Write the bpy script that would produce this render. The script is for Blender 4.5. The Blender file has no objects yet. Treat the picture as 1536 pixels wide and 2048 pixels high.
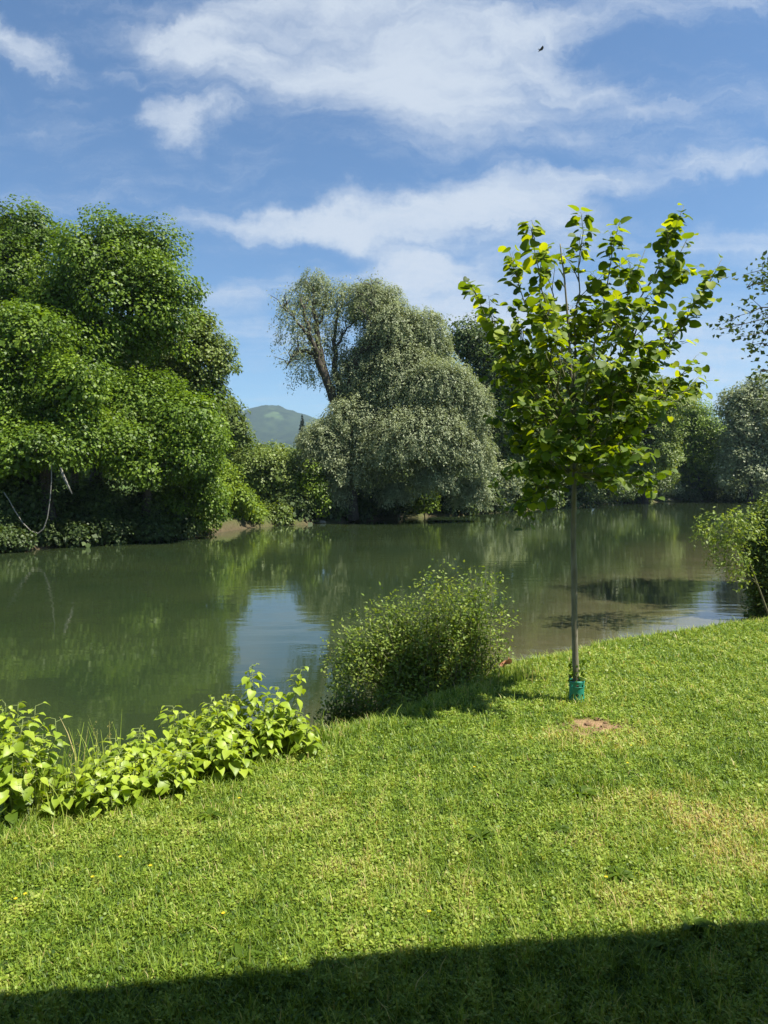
import bpy, math
import numpy as np
from mathutils import Vector

R = math.radians
rng = np.random.default_rng(7)
S = bpy.context.scene
COL = S.collection

# ------------------------------------------------------------------ camera
CAMZ = 1.6
PITCH = R(2.48)
FPX = 1479.0
cam_d = bpy.data.cameras.new('camera')
cam_d.sensor_fit = 'VERTICAL'; cam_d.sensor_height = 36.0
cam_d.lens = FPX / 2048 * 36.0
cam_d.clip_start = 0.05; cam_d.clip_end = 20000
cam = bpy.data.objects.new('camera', cam_d); COL.objects.link(cam)
cam.location = (0, 0, CAMZ); cam.rotation_euler = (math.pi / 2 - PITCH, 0, 0)
S.camera = cam

# ------------------------------------------------------------------ light
SUN_EL, SUN_BACK = R(62), R(16)          # sun stands right of the camera, a little behind it
to_sun = np.array([math.cos(SUN_EL) * math.cos(SUN_BACK), -math.cos(SUN_EL) * math.sin(SUN_BACK), math.sin(SUN_EL)])
sd = bpy.data.lights.new('sun', 'SUN'); sd.energy = 5.0; sd.angle = R(0.53); sd.color = (1.0, 0.95, 0.86)
sun = bpy.data.objects.new('sun', sd); COL.objects.link(sun)
sun.rotation_euler = Vector(to_sun).to_track_quat('Z', 'Y').to_euler()
S.view_settings.view_transform = 'Standard'; S.view_settings.look = 'None'
S.view_settings.exposure = 1.02; S.view_settings.gamma = 1.0

W = bpy.data.worlds.new('World'); S.world = W; W.use_nodes = True
nt = W.node_tree; nt.nodes.clear()
def N(tree, kind, **kw):
    n = tree.nodes.new(kind)
    for k, v in kw.items(): setattr(n, k, v)
    return n
def link(tree, a, b): tree.links.new(a, b)
def mth(tree, op, a, b=None, clamp=False):
    n = N(tree, 'ShaderNodeMath', operation=op, use_clamp=clamp)
    for i, v in enumerate((a, b)):
        if v is None: continue
        if isinstance(v, (int, float)): n.inputs[i].default_value = v
        else: link(tree, v, n.inputs[i])
    return n.outputs[0]
def world_sky():
    t = nt
    out = N(t, 'ShaderNodeOutputWorld'); bg = N(t, 'ShaderNodeBackground'); bg.inputs[1].default_value = 0.055
    sky = N(t, 'ShaderNodeTexSky', sky_type='NISHITA'); sky.sun_disc = False
    sky.sun_elevation = SUN_EL; sky.sun_rotation = R(90) + SUN_BACK
    sky.air_density = 1.0; sky.dust_density = 0.25; sky.ozone_density = 2.2; sky.altitude = 300
    tc = N(t, 'ShaderNodeTexCoord'); sp = N(t, 'ShaderNodeSeparateXYZ'); link(t, tc.outputs['Generated'], sp.inputs[0])
    x, y, z = sp.outputs
    # clouds sit on a high flat layer: direction divided by height
    zz = mth(t, 'ADD', mth(t, 'MAXIMUM', z, 0.0), 0.10)
    pl = N(t, 'ShaderNodeCombineXYZ'); link(t, mth(t, 'DIVIDE', x, zz), pl.inputs[0]); link(t, mth(t, 'DIVIDE', y, zz), pl.inputs[1])
    # (u, v): tangent coordinates of the heading the river runs in
    ya = mth(t, 'MAXIMUM', y, 0.08)
    uv = N(t, 'ShaderNodeCombineXYZ'); link(t, mth(t, 'DIVIDE', x, ya), uv.inputs[0]); link(t, mth(t, 'DIVIDE', z, ya), uv.inputs[1])
    nw = N(t, 'ShaderNodeTexNoise'); nw.inputs['Scale'].default_value = 5.5; nw.inputs['Detail'].default_value = 6; nw.inputs['Roughness'].default_value = .62
    link(t, uv.outputs[0], nw.inputs['Vector'])
    sb = N(t, 'ShaderNodeVectorMath', operation='SUBTRACT'); link(t, nw.outputs['Color'], sb.inputs[0]); sb.inputs[1].default_value = (.5, .5, .5)
    sc = N(t, 'ShaderNodeVectorMath', operation='MULTIPLY'); link(t, sb.outputs[0], sc.inputs[0]); sc.inputs[1].default_value = (.26, .16, 0)
    ad = N(t, 'ShaderNodeVectorMath', operation='ADD'); link(t, uv.outputs[0], ad.inputs[0]); link(t, sc.outputs[0], ad.inputs[1])
    warped = ad.outputs[0]
    # cloud banks: centre azimuth/elevation tangent, half sizes, tilt, weight
    banks = [(-.02, .555, .31, .115, -4, .80), (.10, .52, .22, .09, 14, .35), (-.25, .585, .085, .035, -15, .65), (-.25, .475, .075, .045, 20, 1.0),
             (-.31, .49, .04, .025, 0, .7), (.15, .385, .26, .045, 9, .85), (.02, .35, .24, .04, 3, .45), (-.13, .335, .24, .026, -2, .6), (.05, .275, .11, .045, -8, .85),
             (.17, .32, .20, .06, 5, .4), (.33, .22, .34, .08, 3, .5), (.40, .64, .30, .035, 12, .5), (-.5, .58, .12, .035, -20, .7),
             (.48, .40, .15, .022, -10, .5), (-.22, .20, .18, .05, -12, .3), (.33, .50, .22, .035, -25, .3), (-.18, .63, .1, .03, 20, .45),
             (-.35, .545, .04, .012, -20, .3), (.05, .64, .30, .05, 5, .45), (.22, .60, .10, .12, 30, .25), (.45, .30, .2, .03, 8, .35), (.12, .21, .16, .05, -6, .5), (.42, .16, .22, .05, 4, .5), (-.16, .25, .12, .03, 8, .3)]
    tot = None
    for cu, cv, ru, rv, rot, wgt in banks:
        wgt *= 1.3
        mp = N(t, 'ShaderNodeMapping', vector_type='TEXTURE'); link(t, warped, mp.inputs['Vector'])
        mp.inputs['Location'].default_value = (cu, cv, 0); mp.inputs['Rotation'].default_value = (0, 0, R(rot)); mp.inputs['Scale'].default_value = (ru * 1.25, rv * 1.25, 1)
        ln = N(t, 'ShaderNodeVectorMath', operation='LENGTH'); link(t, mp.outputs[0], ln.inputs[0])
        mr = N(t, 'ShaderNodeMapRange', interpolation_type='SMOOTHSTEP'); link(t, ln.outputs['Value'], mr.inputs['Value'])
        mr.inputs['From Min'].default_value = 0; mr.inputs['From Max'].default_value = 1.0; mr.inputs['To Min'].default_value = wgt; mr.inputs['To Max'].default_value = 0
        tot = mr.outputs[0] if tot is None else mth(t, 'ADD', tot, mr.outputs[0])
    front = N(t, 'ShaderNodeMapRange'); link(t, y, front.inputs['Value']); front.inputs['From Min'].default_value = .1; front.inputs['From Max'].default_value = .3
    tot = mth(t, 'MULTIPLY', tot, front.outputs[0])
    # fibrous texture of high cloud
    st = N(t, 'ShaderNodeMapping'); link(t, pl.outputs[0], st.inputs['Vector']); st.inputs['Rotation'].default_value = (0, 0, R(28)); st.inputs['Scale'].default_value = (1.0, 2.6, 1)
    n1 = N(t, 'ShaderNodeTexNoise'); n1.inputs['Scale'].default_value = 1.5; n1.inputs['Detail'].default_value = 9; n1.inputs['Roughness'].default_value = .6; n1.inputs['Distortion'].default_value = .5
    link(t, st.outputs[0], n1.inputs['Vector'])
    base = mth(t, 'MULTIPLY', mth(t, 'SUBTRACT', n1.outputs['Fac'], .5), 1.25)
    n2 = N(t, 'ShaderNodeTexNoise'); n2.inputs['Scale'].default_value = 9; n2.inputs['Detail'].default_value = 9; n2.inputs['Roughness'].default_value = .66
    fm = N(t, 'ShaderNodeMapping'); link(t, warped, fm.inputs['Vector']); fm.inputs['Rotation'].default_value = (0, 0, R(-14)); fm.inputs['Scale'].default_value = (.4, 1.8, 1)
    link(t, fm.outputs[0], n2.inputs['Vector'])
    fine = mth(t, 'MULTIPLY', mth(t, 'SUBTRACT', n2.outputs['Fac'], .5), 2.3)
    den = mth(t, 'ADD', mth(t, 'ADD', tot, base), fine)
    op = N(t, 'ShaderNodeMapRange', interpolation_type='SMOOTHSTEP'); link(t, den, op.inputs['Value'])
    op.inputs['From Min'].default_value = -.12; op.inputs['From Max'].default_value = 1.4; op.inputs['To Min'].default_value = 0.0; op.inputs['To Max'].default_value = .9
    mix = N(t, 'ShaderNodeMix', data_type='RGBA'); link(t, op.outputs[0], mix.inputs['Factor'])
    tn = N(t, 'ShaderNodeMix', data_type='RGBA', blend_type='MULTIPLY'); tn.inputs['Factor'].default_value = 1; link(t, sky.outputs[0], tn.inputs[6]); tn.inputs[7].default_value = (.86, 1.12, 1.28, 1)
    link(t, tn.outputs[2], mix.inputs[6]); mix.inputs[7].default_value = (6.2, 6.85, 7.7, 1)
    link(t, mix.outputs[2], bg.inputs[0]); link(t, bg.outputs[0], out.inputs[0])
world_sky()

# ------------------------------------------------------------------ helpers
WATER = -1.6
def ray(px, py):
    a = (px - 768) / FPX; b = (1024 - py) / FPX
    c, s = math.cos(PITCH), math.sin(PITCH)
    d = np.array([a, c + b * s, b * c - s])
    return d / d[1]
def at(px, py, depth):                     # world point seen in that direction at that distance along y
    return np.array([0, 0, CAMZ]) + ray(px, py) * depth
def on(px, py, z):                         # world point where that direction meets height z
    d = ray(px, py); return np.array([0, 0, CAMZ]) + d * ((z - CAMZ) / d[2])

def tag(o, label=None, cat=None, group=None, kind=None):
    if label: o['label'] = label
    if cat: o['category'] = cat
    if group: o['group'] = group
    if kind: o['kind'] = kind
    return o
def empty(name, loc, rz=0):
    o = bpy.data.objects.new(name, None); COL.objects.link(o)
    o.location = loc; o.rotation_euler = (0, 0, rz); o.empty_display_size = .2
    return o
def mesh_np(name, V, F, mat, parent=None, tint=None, smooth=False, attrs=None, loc=None):
    """V (n,3) world coords, F list of (m,k) int arrays, one array per polygon size"""
    V = np.asarray(V, dtype=np.float32)
    origin = np.array(parent.location if parent is not None else (loc if loc is not None else (0, 0, 0)), dtype=np.float32)
    V = V - origin
    if isinstance(F, np.ndarray): F = [F]
    me = bpy.data.meshes.new(name)
    loops = np.concatenate([f.reshape(-1) for f in F]).astype(np.int32)
    tot = np.concatenate([np.full(len(f), f.shape[1], dtype=np.int32) for f in F])
    start = np.concatenate([[0], np.cumsum(tot)[:-1]]).astype(np.int32)
    me.vertices.add(len(V)); me.vertices.foreach_set('co', V.reshape(-1))
    me.loops.add(len(loops)); me.loops.foreach_set('vertex_index', loops)
    me.polygons.add(len(tot)); me.polygons.foreach_set('loop_start', start); me.polygons.foreach_set('loop_total', tot)
    if smooth: me.polygons.foreach_set('use_smooth', np.ones(len(tot), dtype=bool))
    me.update(calc_edges=True)
    if tint is not None: attrs = dict(attrs or {}, tint=tint)
    for k, a in (attrs or {}).items():
        at_ = me.attributes.new(k, 'FLOAT', 'POINT'); at_.data.foreach_set('value', np.asarray(a, dtype=np.float32))
    me.materials.append(mat)
    o = bpy.data.objects.new(name, me); COL.objects.link(o)
    if parent is not None: o.parent = parent
    else: o.location = tuple(float(v) for v in origin)
    return o

class Soup:                                 # gathers triangles/quads
    def __init__(s): s.v = []; s.f = {}; s.t = []; s.n = 0
    def add(s, V, F, t=None):
        V = np.asarray(V, dtype=np.float64)
        s.v.append(V); s.t.append(np.full(len(V), .5) if t is None else np.broadcast_to(t, (len(V),)))
        for f in (F if isinstance(F, list) else [F]):
            f = np.asarray(f); s.f.setdefault(f.shape[1], []).append(f + s.n)
        s.n += len(V)
    def build(s, name, mat, parent=None, smooth=False, loc=None):
        return mesh_np(name, np.concatenate(s.v), [np.concatenate(f) for f in s.f.values()], mat, parent, tint=np.concatenate(s.t), smooth=smooth, loc=loc)

def unit(v): return v / np.maximum(np.linalg.norm(v, axis=-1, keepdims=True), 1e-9)
def leaves(soup, P, nrm, d, size, tmpl, tint, width=1.0):
    """stamp the leaf template at P, facing nrm, pointing along d"""
    tv, tf = tmpl; n = len(P)
    nrm = unit(nrm); d = unit(d - (d * nrm).sum(1)[:, None] * nrm); b = np.cross(nrm, d)
    size = np.broadcast_to(size, (n,))[:, None, None]
    V = P[:, None, :] + size * (tv[None, :, 0:1] * width * b[:, None, :] + tv[None, :, 1:2] * d[:, None, :] + tv[None, :, 2:3] * nrm[:, None, :])
    k = len(tv); off = (np.arange(n) * k)[:, None, None]
    soup.add(V.reshape(-1, 3), [(f[None] + off).reshape(-1, f.shape[1]) for f in tf], np.repeat(np.broadcast_to(tint, (n,)), k))
def rnd_dir(n):
    return unit(rng.normal(size=(n, 3)))
# leaf templates (x across, y along, z up)
T_DIAMOND = (np.array([[0, 0, 0], [-.42, .45, .10], [0, 1, -.08], [.42, .5, .12]]), [np.array([[0, 3, 2, 1]])])
T_NARROW = (np.array([[0, 0, 0], [-.14, .4, .03], [0, 1, -.06], [.14, .4, .03]]), [np.array([[0, 3, 2, 1]])])
def broad(tip, base, droop, cup, n=7, wid=.5):
    """broad leaf, two halves folded on the midrib, wavy and drooping"""
    v = []; ys = np.linspace(0, 1, n)
    for y in ys:
        w = wid * (math.sin(math.pi * min(1, (y + base) / (1 + base)) ** tip)) if 0 < y < 1 else (wid * .45 * base * 4 if y == 0 else 0.0)
        z = -droop * y * y; wob = .025 * math.sin(y * 11)
        v += [(-w, y - (.10 if y == 0 else 0), z + cup * w + wob), (0, y, z), (w, y - (.10 if y == 0 else 0), z + cup * w - wob)]
    f = []
    for i in range(n - 1):
        a = i * 3
        f += [[a, a + 1, a + 4, a + 3], [a + 1, a + 2, a + 5, a + 4]]
    return (np.array(v), [np.array(f)])
def round_leaf():
    """nearly circular heart-based leaf folded on its midrib"""
    rim = [(.28, -.07), (.49, .15), (.52, .48), (.38, .80), (.15, .97)]
    v = [(0, 0, 0), (0, .35, -.03), (0, .7, -.10), (0, 1.03, -.22)]
    for sx in (1, -1): v += [(sx * a, b, .22 * a - .2 * b * b) for a, b in rim]
    R0, L0 = 4, 9
    f4 = [[0, R0, R0 + 1, 1], [1, R0 + 1, R0 + 2, 2], [2, R0 + 3, R0 + 4, 3], [0, 1, L0 + 1, L0], [1, 2, L0 + 2, L0 + 1], [2, 3, L0 + 4, L0 + 3]]
    f3 = [[2, R0 + 2, R0 + 3], [2, L0 + 3, L0 + 2]]
    return (np.array(v), [np.array(f4), np.array(f3)])
T_ROUND = round_leaf()
T_KNOT = broad(.72, .13, .34, .26, 8, .40)
T_CLOVER = (np.array([[0, 0, 0], [-.35, .35, .04], [-.3, .8, .0], [0, 1, -.05], [.3, .8, 0], [.35, .35, .04]]), [np.array([[0, 5, 4, 3, 2, 1]])])

def tube(soup, pts, rad, sides=6, t=.5, cap=True):
    pts = np.asarray(pts, float); n = len(pts); rad = np.broadcast_to(rad, (n,))
    tg = unit(np.gradient(pts, axis=0))
    ref = np.array([0.13, 1.0, 0.07]) if abs(tg[0][1]) < .8 else np.array([1.0, 0.1, 0.05])
    a = unit(np.cross(tg, ref)); b = np.cross(tg, a)
    th = np.arange(sides) / sides * 2 * math.pi
    V = pts[:, None] + rad[:, None, None] * (np.cos(th)[None, :, None] * a[:, None] + np.sin(th)[None, :, None] * b[:, None])
    i = np.arange(n - 1)[:, None] * sides; j = np.arange(sides)[None]; k = (j + 1) % sides
    F = np.stack([i + j, i + k, i + k + sides, i + j + sides], -1).reshape(-1, 4)
    fs = [F]
    if cap and sides >= 3: fs.append(np.array([list(range(sides))[::-1], [(n - 1) * sides + q for q in range(sides)]]))
    soup.add(V.reshape(-1, 3), fs, t)
def bend(p, q, sag=0, wob=.05, n=6):
    p = np.asarray(p, float); q = np.asarray(q, float); s = np.linspace(0, 1, n)[:, None]
    L = np.linalg.norm(q - p); w = rng.normal(size=(n, 3)) * wob * L * np.sin(s * math.pi)
    c = p + (q - p) * s + w; c[:, 2] += sag * L * np.sin(s[:, 0] * math.pi)
    return c

# ------------------------------------------------------------------ materials
def mat(name):
    m = bpy.data.materials.new(name); m.use_nodes = True; t = m.node_tree; t.nodes.clear()
    out = N(t, 'ShaderNodeOutputMaterial'); return m, t, out
def ramp(t, fac, stops):
    r = N(t, 'ShaderNodeValToRGB'); e = r.color_ramp.elements
    while len(e) < len(stops): e.new(.5)
    for q, (p, c) in zip(e, stops): q.position = p; q.color = (*c, 1)
    link(t, fac, r.inputs[0]); return r.outputs[0]
def noise(t, scale, detail=4, rough=.55, vec=None):
    n = N(t, 'ShaderNodeTexNoise'); n.inputs['Scale'].default_value = scale; n.inputs['Detail'].default_value = detail; n.inputs['Roughness'].default_value = rough
    if vec is not None: link(t, vec, n.inputs['Vector'])
    return n.outputs['Fac']
def attr(t, name):
    a = N(t, 'ShaderNodeAttribute'); a.attribute_name = name; return a.outputs['Fac']
def objco(t):
    return N(t, 'ShaderNodeTexCoord').outputs['Object']
def leaf_mat(name, stops, trans=.35, warm=(1.25, 1.15, .45), rough=.5, spec=.35):
    m, t, out = mat(name)
    c = ramp(t, attr(t, 'tint'), stops)
    p = N(t, 'ShaderNodeBsdfPrincipled'); link(t, c, p.inputs['Base Color']); p.inputs['Roughness'].default_value = rough
    p.inputs['Specular IOR Level'].default_value = spec
    mm = N(t, 'ShaderNodeMix', data_type='RGBA', blend_type='MULTIPLY'); mm.inputs['Factor'].default_value = 1
    link(t, c, mm.inputs[6]); mm.inputs[7].default_value = (*warm, 1)
    tr = N(t, 'ShaderNodeBsdfTranslucent'); link(t, mm.outputs[2], tr.inputs['Color'])
    mx = N(t, 'ShaderNodeMixShader'); mx.inputs[0].default_value = trans
    link(t, p.outputs[0], mx.inputs[1]); link(t, tr.outputs[0], mx.inputs[2]); link(t, mx.outputs[0], out.inputs[0])
    return m
def solid_mat(name, stops, scale=8, rough=.8, bump=.0, stretch=(1, 1, 1), spec=.3):
    m, t, out = mat(name)
    mp = N(t, 'ShaderNodeMapping'); link(t, objco(t), mp.inputs['Vector']); mp.inputs['Scale'].default_value = stretch
    f = noise(t, scale, 6, .6, mp.outputs[0]); c = ramp(t, f, stops)
    p = N(t, 'ShaderNodeBsdfPrincipled'); link(t, c, p.inputs['Base Color']); p.inputs['Roughness'].default_value = rough; p.inputs['Specular IOR Level'].default_value = spec
    if bump:
        b = N(t, 'ShaderNodeBump'); b.inputs['Distance'].default_value = bump; link(t, f, b.inputs['Height']); link(t, b.outputs[0], p.inputs['Normal'])
    link(t, p.outputs[0], out.inputs[0]); return m

M = dict(
    maple=leaf_mat('maple_leaf', [(0, (.032, .058, .006)), (.5, (.11, .19, .014)), (1, (.235, .335, .028))], .38, (1.15, 1.15, .45)),
    lime=leaf_mat('lime_leaf', [(0, (.07, .12, .01)), (.5, (.17, .26, .02)), (1, (.27, .36, .035))], .4),
    feather=leaf_mat('ash_leaf', [(0, (.07, .11, .018)), (.5, (.15, .215, .036)), (1, (.25, .31, .07))], .35),
    willow=leaf_mat('willow_leaf', [(0, (.13, .16, .07)), (.5, (.26, .30, .15)), (1, (.40, .44, .25))], .38, (1.1, 1.1, .7)),
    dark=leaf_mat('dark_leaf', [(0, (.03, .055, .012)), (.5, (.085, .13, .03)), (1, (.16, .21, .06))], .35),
    pine=leaf_mat('spruce_needle', [(0, (.008, .018, .010)), (1, (.022, .045, .02))], .1),
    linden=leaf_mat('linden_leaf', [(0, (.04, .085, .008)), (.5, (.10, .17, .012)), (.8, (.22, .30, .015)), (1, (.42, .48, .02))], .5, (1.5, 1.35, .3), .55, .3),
    knot=leaf_mat('knotweed_leaf', [(0, (.10, .17, .015)), (.5, (.25, .36, .025)), (1, (.42, .52, .05))], .4, (1.25, 1.15, .45), .45, .45),
    shrub=leaf_mat('shrub_leaf', [(0, (.06, .11, .014)), (.5, (.155, .24, .03)), (1, (.33, .41, .09))], .45),
    grass=leaf_mat('grass_blade', [(0, (.035, .085, .010)), (.35, (.145, .24, .020)), (.62, (.27, .37, .040)), (.8, (.38, .44, .085)), (1, (.58, .46, .2))], .38, (1.2, 1.1, .5)),
    dead=leaf_mat('dead_leaf', [(0, (.22, .08, .03)), (1, (.38, .17, .08))], .2, (1, 1, 1)),
    flower=leaf_mat('yellow_petal', [(0, (.65, .5, .02)), (1, (.8, .65, .03))], .3, (1, 1, 1)),
    bark=solid_mat('bark', [(.3, (.035, .028, .02)), (.7, (.09, .075, .055))], 6, .9, .03, (1, 1, .25)),
    smoothbark=solid_mat('young_bark', [(.3, (.13, .115, .075)), (.7, (.27, .25, .18))], 18, .75, .002, (1, 1, .35)),
    twig=solid_mat('twig_bark', [(.3, (.10, .10, .04)), (.7, (.19, .19, .08))], 20, .7),
    stem=solid_mat('green_stem', [(.3, (.12, .17, .04)), (.7, (.22, .26, .09))], 20, .6),
    rope=solid_mat('pale_rope', [(.3, (.16, .15, .12)), (.7, (.3, .28, .24))], 30, .8),
    rock=solid_mat('river_stone', [(.3, (.13, .115, .09)), (.7, (.28, .255, .2))], 4, .85, .03),
    guard=solid_mat('green_plastic', [(.3, (.02, .21, .14)), (.7, (.035, .28, .19))], 12, .38, 0, (1, 1, 1), .5),
    bird=solid_mat('bird_feather', [(.3, (.02, .02, .022)), (.7, (.05, .05, .05))], 6, .7),
    render=solid_mat('house_render', [(.3, (.55, .52, .45)), (.7, (.62, .59, .52))], 5, .9),
    concrete=solid_mat('house_slab', [(.3, (.30, .29, .27)), (.7, (.38, .37, .34))], 6, .9),
    timber=solid_mat('house_timber', [(.3, (.12, .07, .035)), (.7, (.2, .12, .06))], 6, .7, 0, (1, 1, .1)),
    glass=solid_mat('house_glass', [(.3, (.02, .025, .03)), (.7, (.03, .035, .04))], 1, .05, 0, (1, 1, 1), .6),
)

# ------------------------------------------------------------------ terrain
EDGE = np.array([(-400, -150), (-30, -9), (-8, .6), (-4, 2.75), (-2.05, 3.75), (-1.40, 4.35), (-.5, 5.45), (.55, 6.65), (1.55, 8.1), (2.7, 9.3), (5.7, 11.0), (8.8, 13.4), (12, 17), (20, 26), (45, 55), (90, 90), (500, 300)], float)
FAR = np.array([(-400, -60), (-60, 14), (-30, 25), (-17, 32.6), (-10.9, 42), (-8.6, 50), (-4, 55), (2.7, 63), (11.4, 73), (20, 86), (31, 100), (54, 118), (90, 132), (500, 420)], float)
def sdist(P, L):
    """signed distance of points (n,2) to polyline L, positive on its left side"""
    best = np.full(len(P), 1e18); sg = np.ones(len(P))
    for a, b in zip(L[:-1], L[1:]):
        e = b - a; w = P - a; tt = np.clip((w @ e) / (e @ e), 0, 1)
        q = w - tt[:, None] * e; d = (q ** 2).sum(1); m = d < best - 1e-9
        best[m] = d[m]; sg[m] = np.sign(e[0] * w[m, 1] - e[1] * w[m, 0])
    return np.sqrt(best) * sg
def vnoise(P, s, seed=0):
    r = np.random.default_rng(seed); o = np.zeros(len(P))
    for k in range(5):
        a = r.uniform(0, 2 * math.pi); f = s * r.uniform(.6, 1.7); ph = r.uniform(0, 6.28)
        o += np.sin((P[:, 0] * math.cos(a) + P[:, 1] * math.sin(a)) * f + ph)
    return o / 5
def height(P):
    P = np.atleast_2d(np.asarray(P, float))[:, :2]
    dn = sdist(P, EDGE) + .12 * vnoise(P, 3.0, 3)
    df = sdist(P, FAR) + .5 * vnoise(P, .8, 5)
    y = np.clip(P[:, 1], 0, 9.0)
    lawn = -.05 * y + .012 * vnoise(P, 2.2, 1) + .006 * vnoise(P, 8, 2)
    s = np.maximum(dn + .25, 0); drop = np.where(s < .5, .8 * s * s, .2 + .78 * (s - .5))
    near = lawn - drop
    rise = np.where(df > 0, np.minimum(df * 1.5, .75) + np.clip(df - 2, 0, 40) * .02, df * .35)
    far = WATER + rise + .15 * vnoise(P, .25, 6) * np.clip(df, 0, 3) / 3
    return np.maximum(np.maximum(near, far), -2.9 + .1 * vnoise(P, .5, 9))
def H(x, y): return float(height([[x, y]])[0])
def axis(lo, hi, c0, c1, fine, grow):
    a = list(np.arange(c0, c1, fine)); st = fine; v = c1
    while v < hi: a.append(v); st *= grow; v += st
    a.append(hi); st = fine; v = c0; b = []
    while v > lo: st *= grow; v -= st; b.append(max(v, lo))
    return np.array(b[::-1] + a)
def grid(xs, ys):
    X, Y = np.meshgrid(xs, ys); nx, ny = len(xs), len(ys)
    i = (np.arange(ny - 1)[:, None] * nx + np.arange(nx - 1)[None]).reshape(-1)
    return np.stack([X.ravel(), Y.ravel()], 1), np.stack([i, i + 1, i + nx + 1, i + nx], 1)
def ground_material():
    m, t, out = mat('ground_soil_and_turf')
    co = objco(t)
    turf = ramp(t, noise(t, 9, 8, .7, co), [(.3, (.035, .06, .012)), (.55, (.075, .12, .022)), (.8, (.15, .17, .05))])
    soil = ramp(t, noise(t, 5, 8, .7, co), [(.3, (.05, .038, .022)), (.6, (.11, .085, .05)), (.8, (.24, .19, .12))])
    bare = ramp(t, noise(t, 30, 6, .7, co), [(.3, (.24, .14, .07)), (.7, (.50, .33, .18))])
    m1 = N(t, 'ShaderNodeMix', data_type='RGBA'); link(t, attr(t, 'soil'), m1.inputs['Factor']); link(t, turf, m1.inputs[6]); link(t, soil, m1.inputs[7])
    m2 = N(t, 'ShaderNodeMix', data_type='RGBA'); link(t, attr(t, 'bare'), m2.inputs['Factor']); link(t, m1.outputs[2], m2.inputs[6]); link(t, bare, m2.inputs[7])
    p = N(t, 'ShaderNodeBsdfPrincipled'); p.inputs['Roughness'].default_value = .95; p.inputs['Specular IOR Level'].default_value = .1
    link(t, m2.outputs[2], p.inputs['Base Color'])
    b = N(t, 'ShaderNodeBump'); b.inputs['Distance'].default_value = .03; link(t, noise(t, 40, 5, .7, co), b.inputs['Height']); link(t, b.outputs[0], p.inputs['Normal'])
    link(t, p.outputs[0], out.inputs[0]); return m
BARE_C = on(1190, 1452, -.27)[:2]
def bare_amount(P):
    q = (P - BARE_C) / np.array([.29, .2]); r = np.sqrt((q ** 2).sum(1)) + .6 * vnoise(P, 13, 21) + .45 * vnoise(P, 33, 22)
    return np.clip(1.35 - r, 0, 1)
DRY = [(1400, 1640, .5, .28, 1.0), (1480, 1720, .35, .25, .9), (1300, 1600, .3, .16, .7), (1200, 1460, .5, .3, .6), (1300, 1830, .4, .2, .35), (700, 1750, .6, .25, .35), (900, 1800, .5, .2, .3), (300, 1700, .5, .3, .2), (640, 1640, .5, .3, .25), (1250, 1700, .35, .12, .4)]
DRYW = [(*on(a, b, -.2)[:2], c, d, e) for a, b, c, d, e in DRY]
def dryness(P):
    o = np.zeros(len(P))
    for x, y, rx, ry, w in DRYW:
        q = ((P[:, 0] - x) / rx) ** 2 + ((P[:, 1] - y) / ry) ** 2; o = np.maximum(o, w * np.exp(-q))
    return np.clip(o * (1 + .6 * vnoise(P, 9, 31)) + .10 * vnoise(P, 5, 32), 0, 1)
P, F = grid(axis(-6000, 6000, -5, 10, .09, 1.06), axis(-400, 8000, .5, 14, .09, 1.06))
Z = height(P); dn = sdist(P, EDGE); df = sdist(P, FAR)
soilw = np.clip(dn / .8, 0, 1) * np.clip(1.0 - np.clip(df - .3, 0, 50) / .6, 0, 1)
g = mesh_np('ground', np.column_stack([P, Z]), F, ground_material(), smooth=True, attrs=dict(soil=soilw, bare=bare_amount(P)))
tag(g, 'grassy river bank and the wooded land beyond the river', 'ground', kind='structure')

# ------------------------------------------------------------------ water
def water_material():
    m, t, out = mat('river_water')
    co = objco(t)
    c = N(t, 'ShaderNodeMix', data_type='RGBA'); link(t, attr(t, 'shallow'), c.inputs['Factor'])
    link(t, ramp(t, noise(t, .25, 4, .6, co), [(.35, (.020, .033, .013)), (.7, (.030, .043, .016))]), c.inputs[6])
    link(t, ramp(t, noise(t, .9, 5, .6, co), [(.35, (.075, .068, .03)), (.65, (.12, .10, .055))]), c.inputs[7])
    p = N(t, 'ShaderNodeBsdfPrincipled'); link(t, c.outputs[2], p.inputs['Base Color']); p.inputs['Roughness'].default_value = .03; p.inputs['IOR'].default_value = 1.42
    mp = N(t, 'ShaderNodeMapping'); link(t, co, mp.inputs['Vector']); mp.inputs['Scale'].default_value = (.55, 1.5, 1); mp.inputs['Rotation'].default_value = (0, 0, R(8))
    n1 = noise(t, 1.1, 3, .5, mp.outputs[0]); n2 = noise(t, 6.0, 3, .5, mp.outputs[0])
    calm = N(t, 'ShaderNodeMapRange'); link(t, noise(t, .12, 2, .5, co), calm.inputs['Value']); calm.inputs['From Min'].default_value = .4; calm.inputs['From Max'].default_value = .62
    calm.inputs['To Min'].default_value = .25; calm.inputs['To Max'].default_value = 1
    h = mth(t, 'MULTIPLY', mth(t, 'ADD', mth(t, 'MULTIPLY', n1, 1.0), mth(t, 'MULTIPLY', n2, .10)), calm.outputs[0])
    b = N(t, 'ShaderNodeBump'); b.inputs['Distance'].default_value = .010; link(t, h, b.inputs['Height']); link(t, b.outputs[0], p.inputs['Normal'])
    link(t, p.outputs[0], out.inputs[0]); return m
P, F = grid(axis(-380, 480, -12, 14, .35, 1.08), axis(-140, 400, 3, 30, .35, 1.08))
dn = sdist(P, EDGE) - 1.8 + 1.2 * vnoise(P, .45, 41)
w = mesh_np('water', np.column_stack([P, np.full(len(P), WATER)]), F, water_material(), smooth=True, attrs=dict(shallow=np.clip(1.05 - dn / (3.2 + np.clip(P[:, 0], -3, 12) * .75), 0, 1)))
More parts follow.
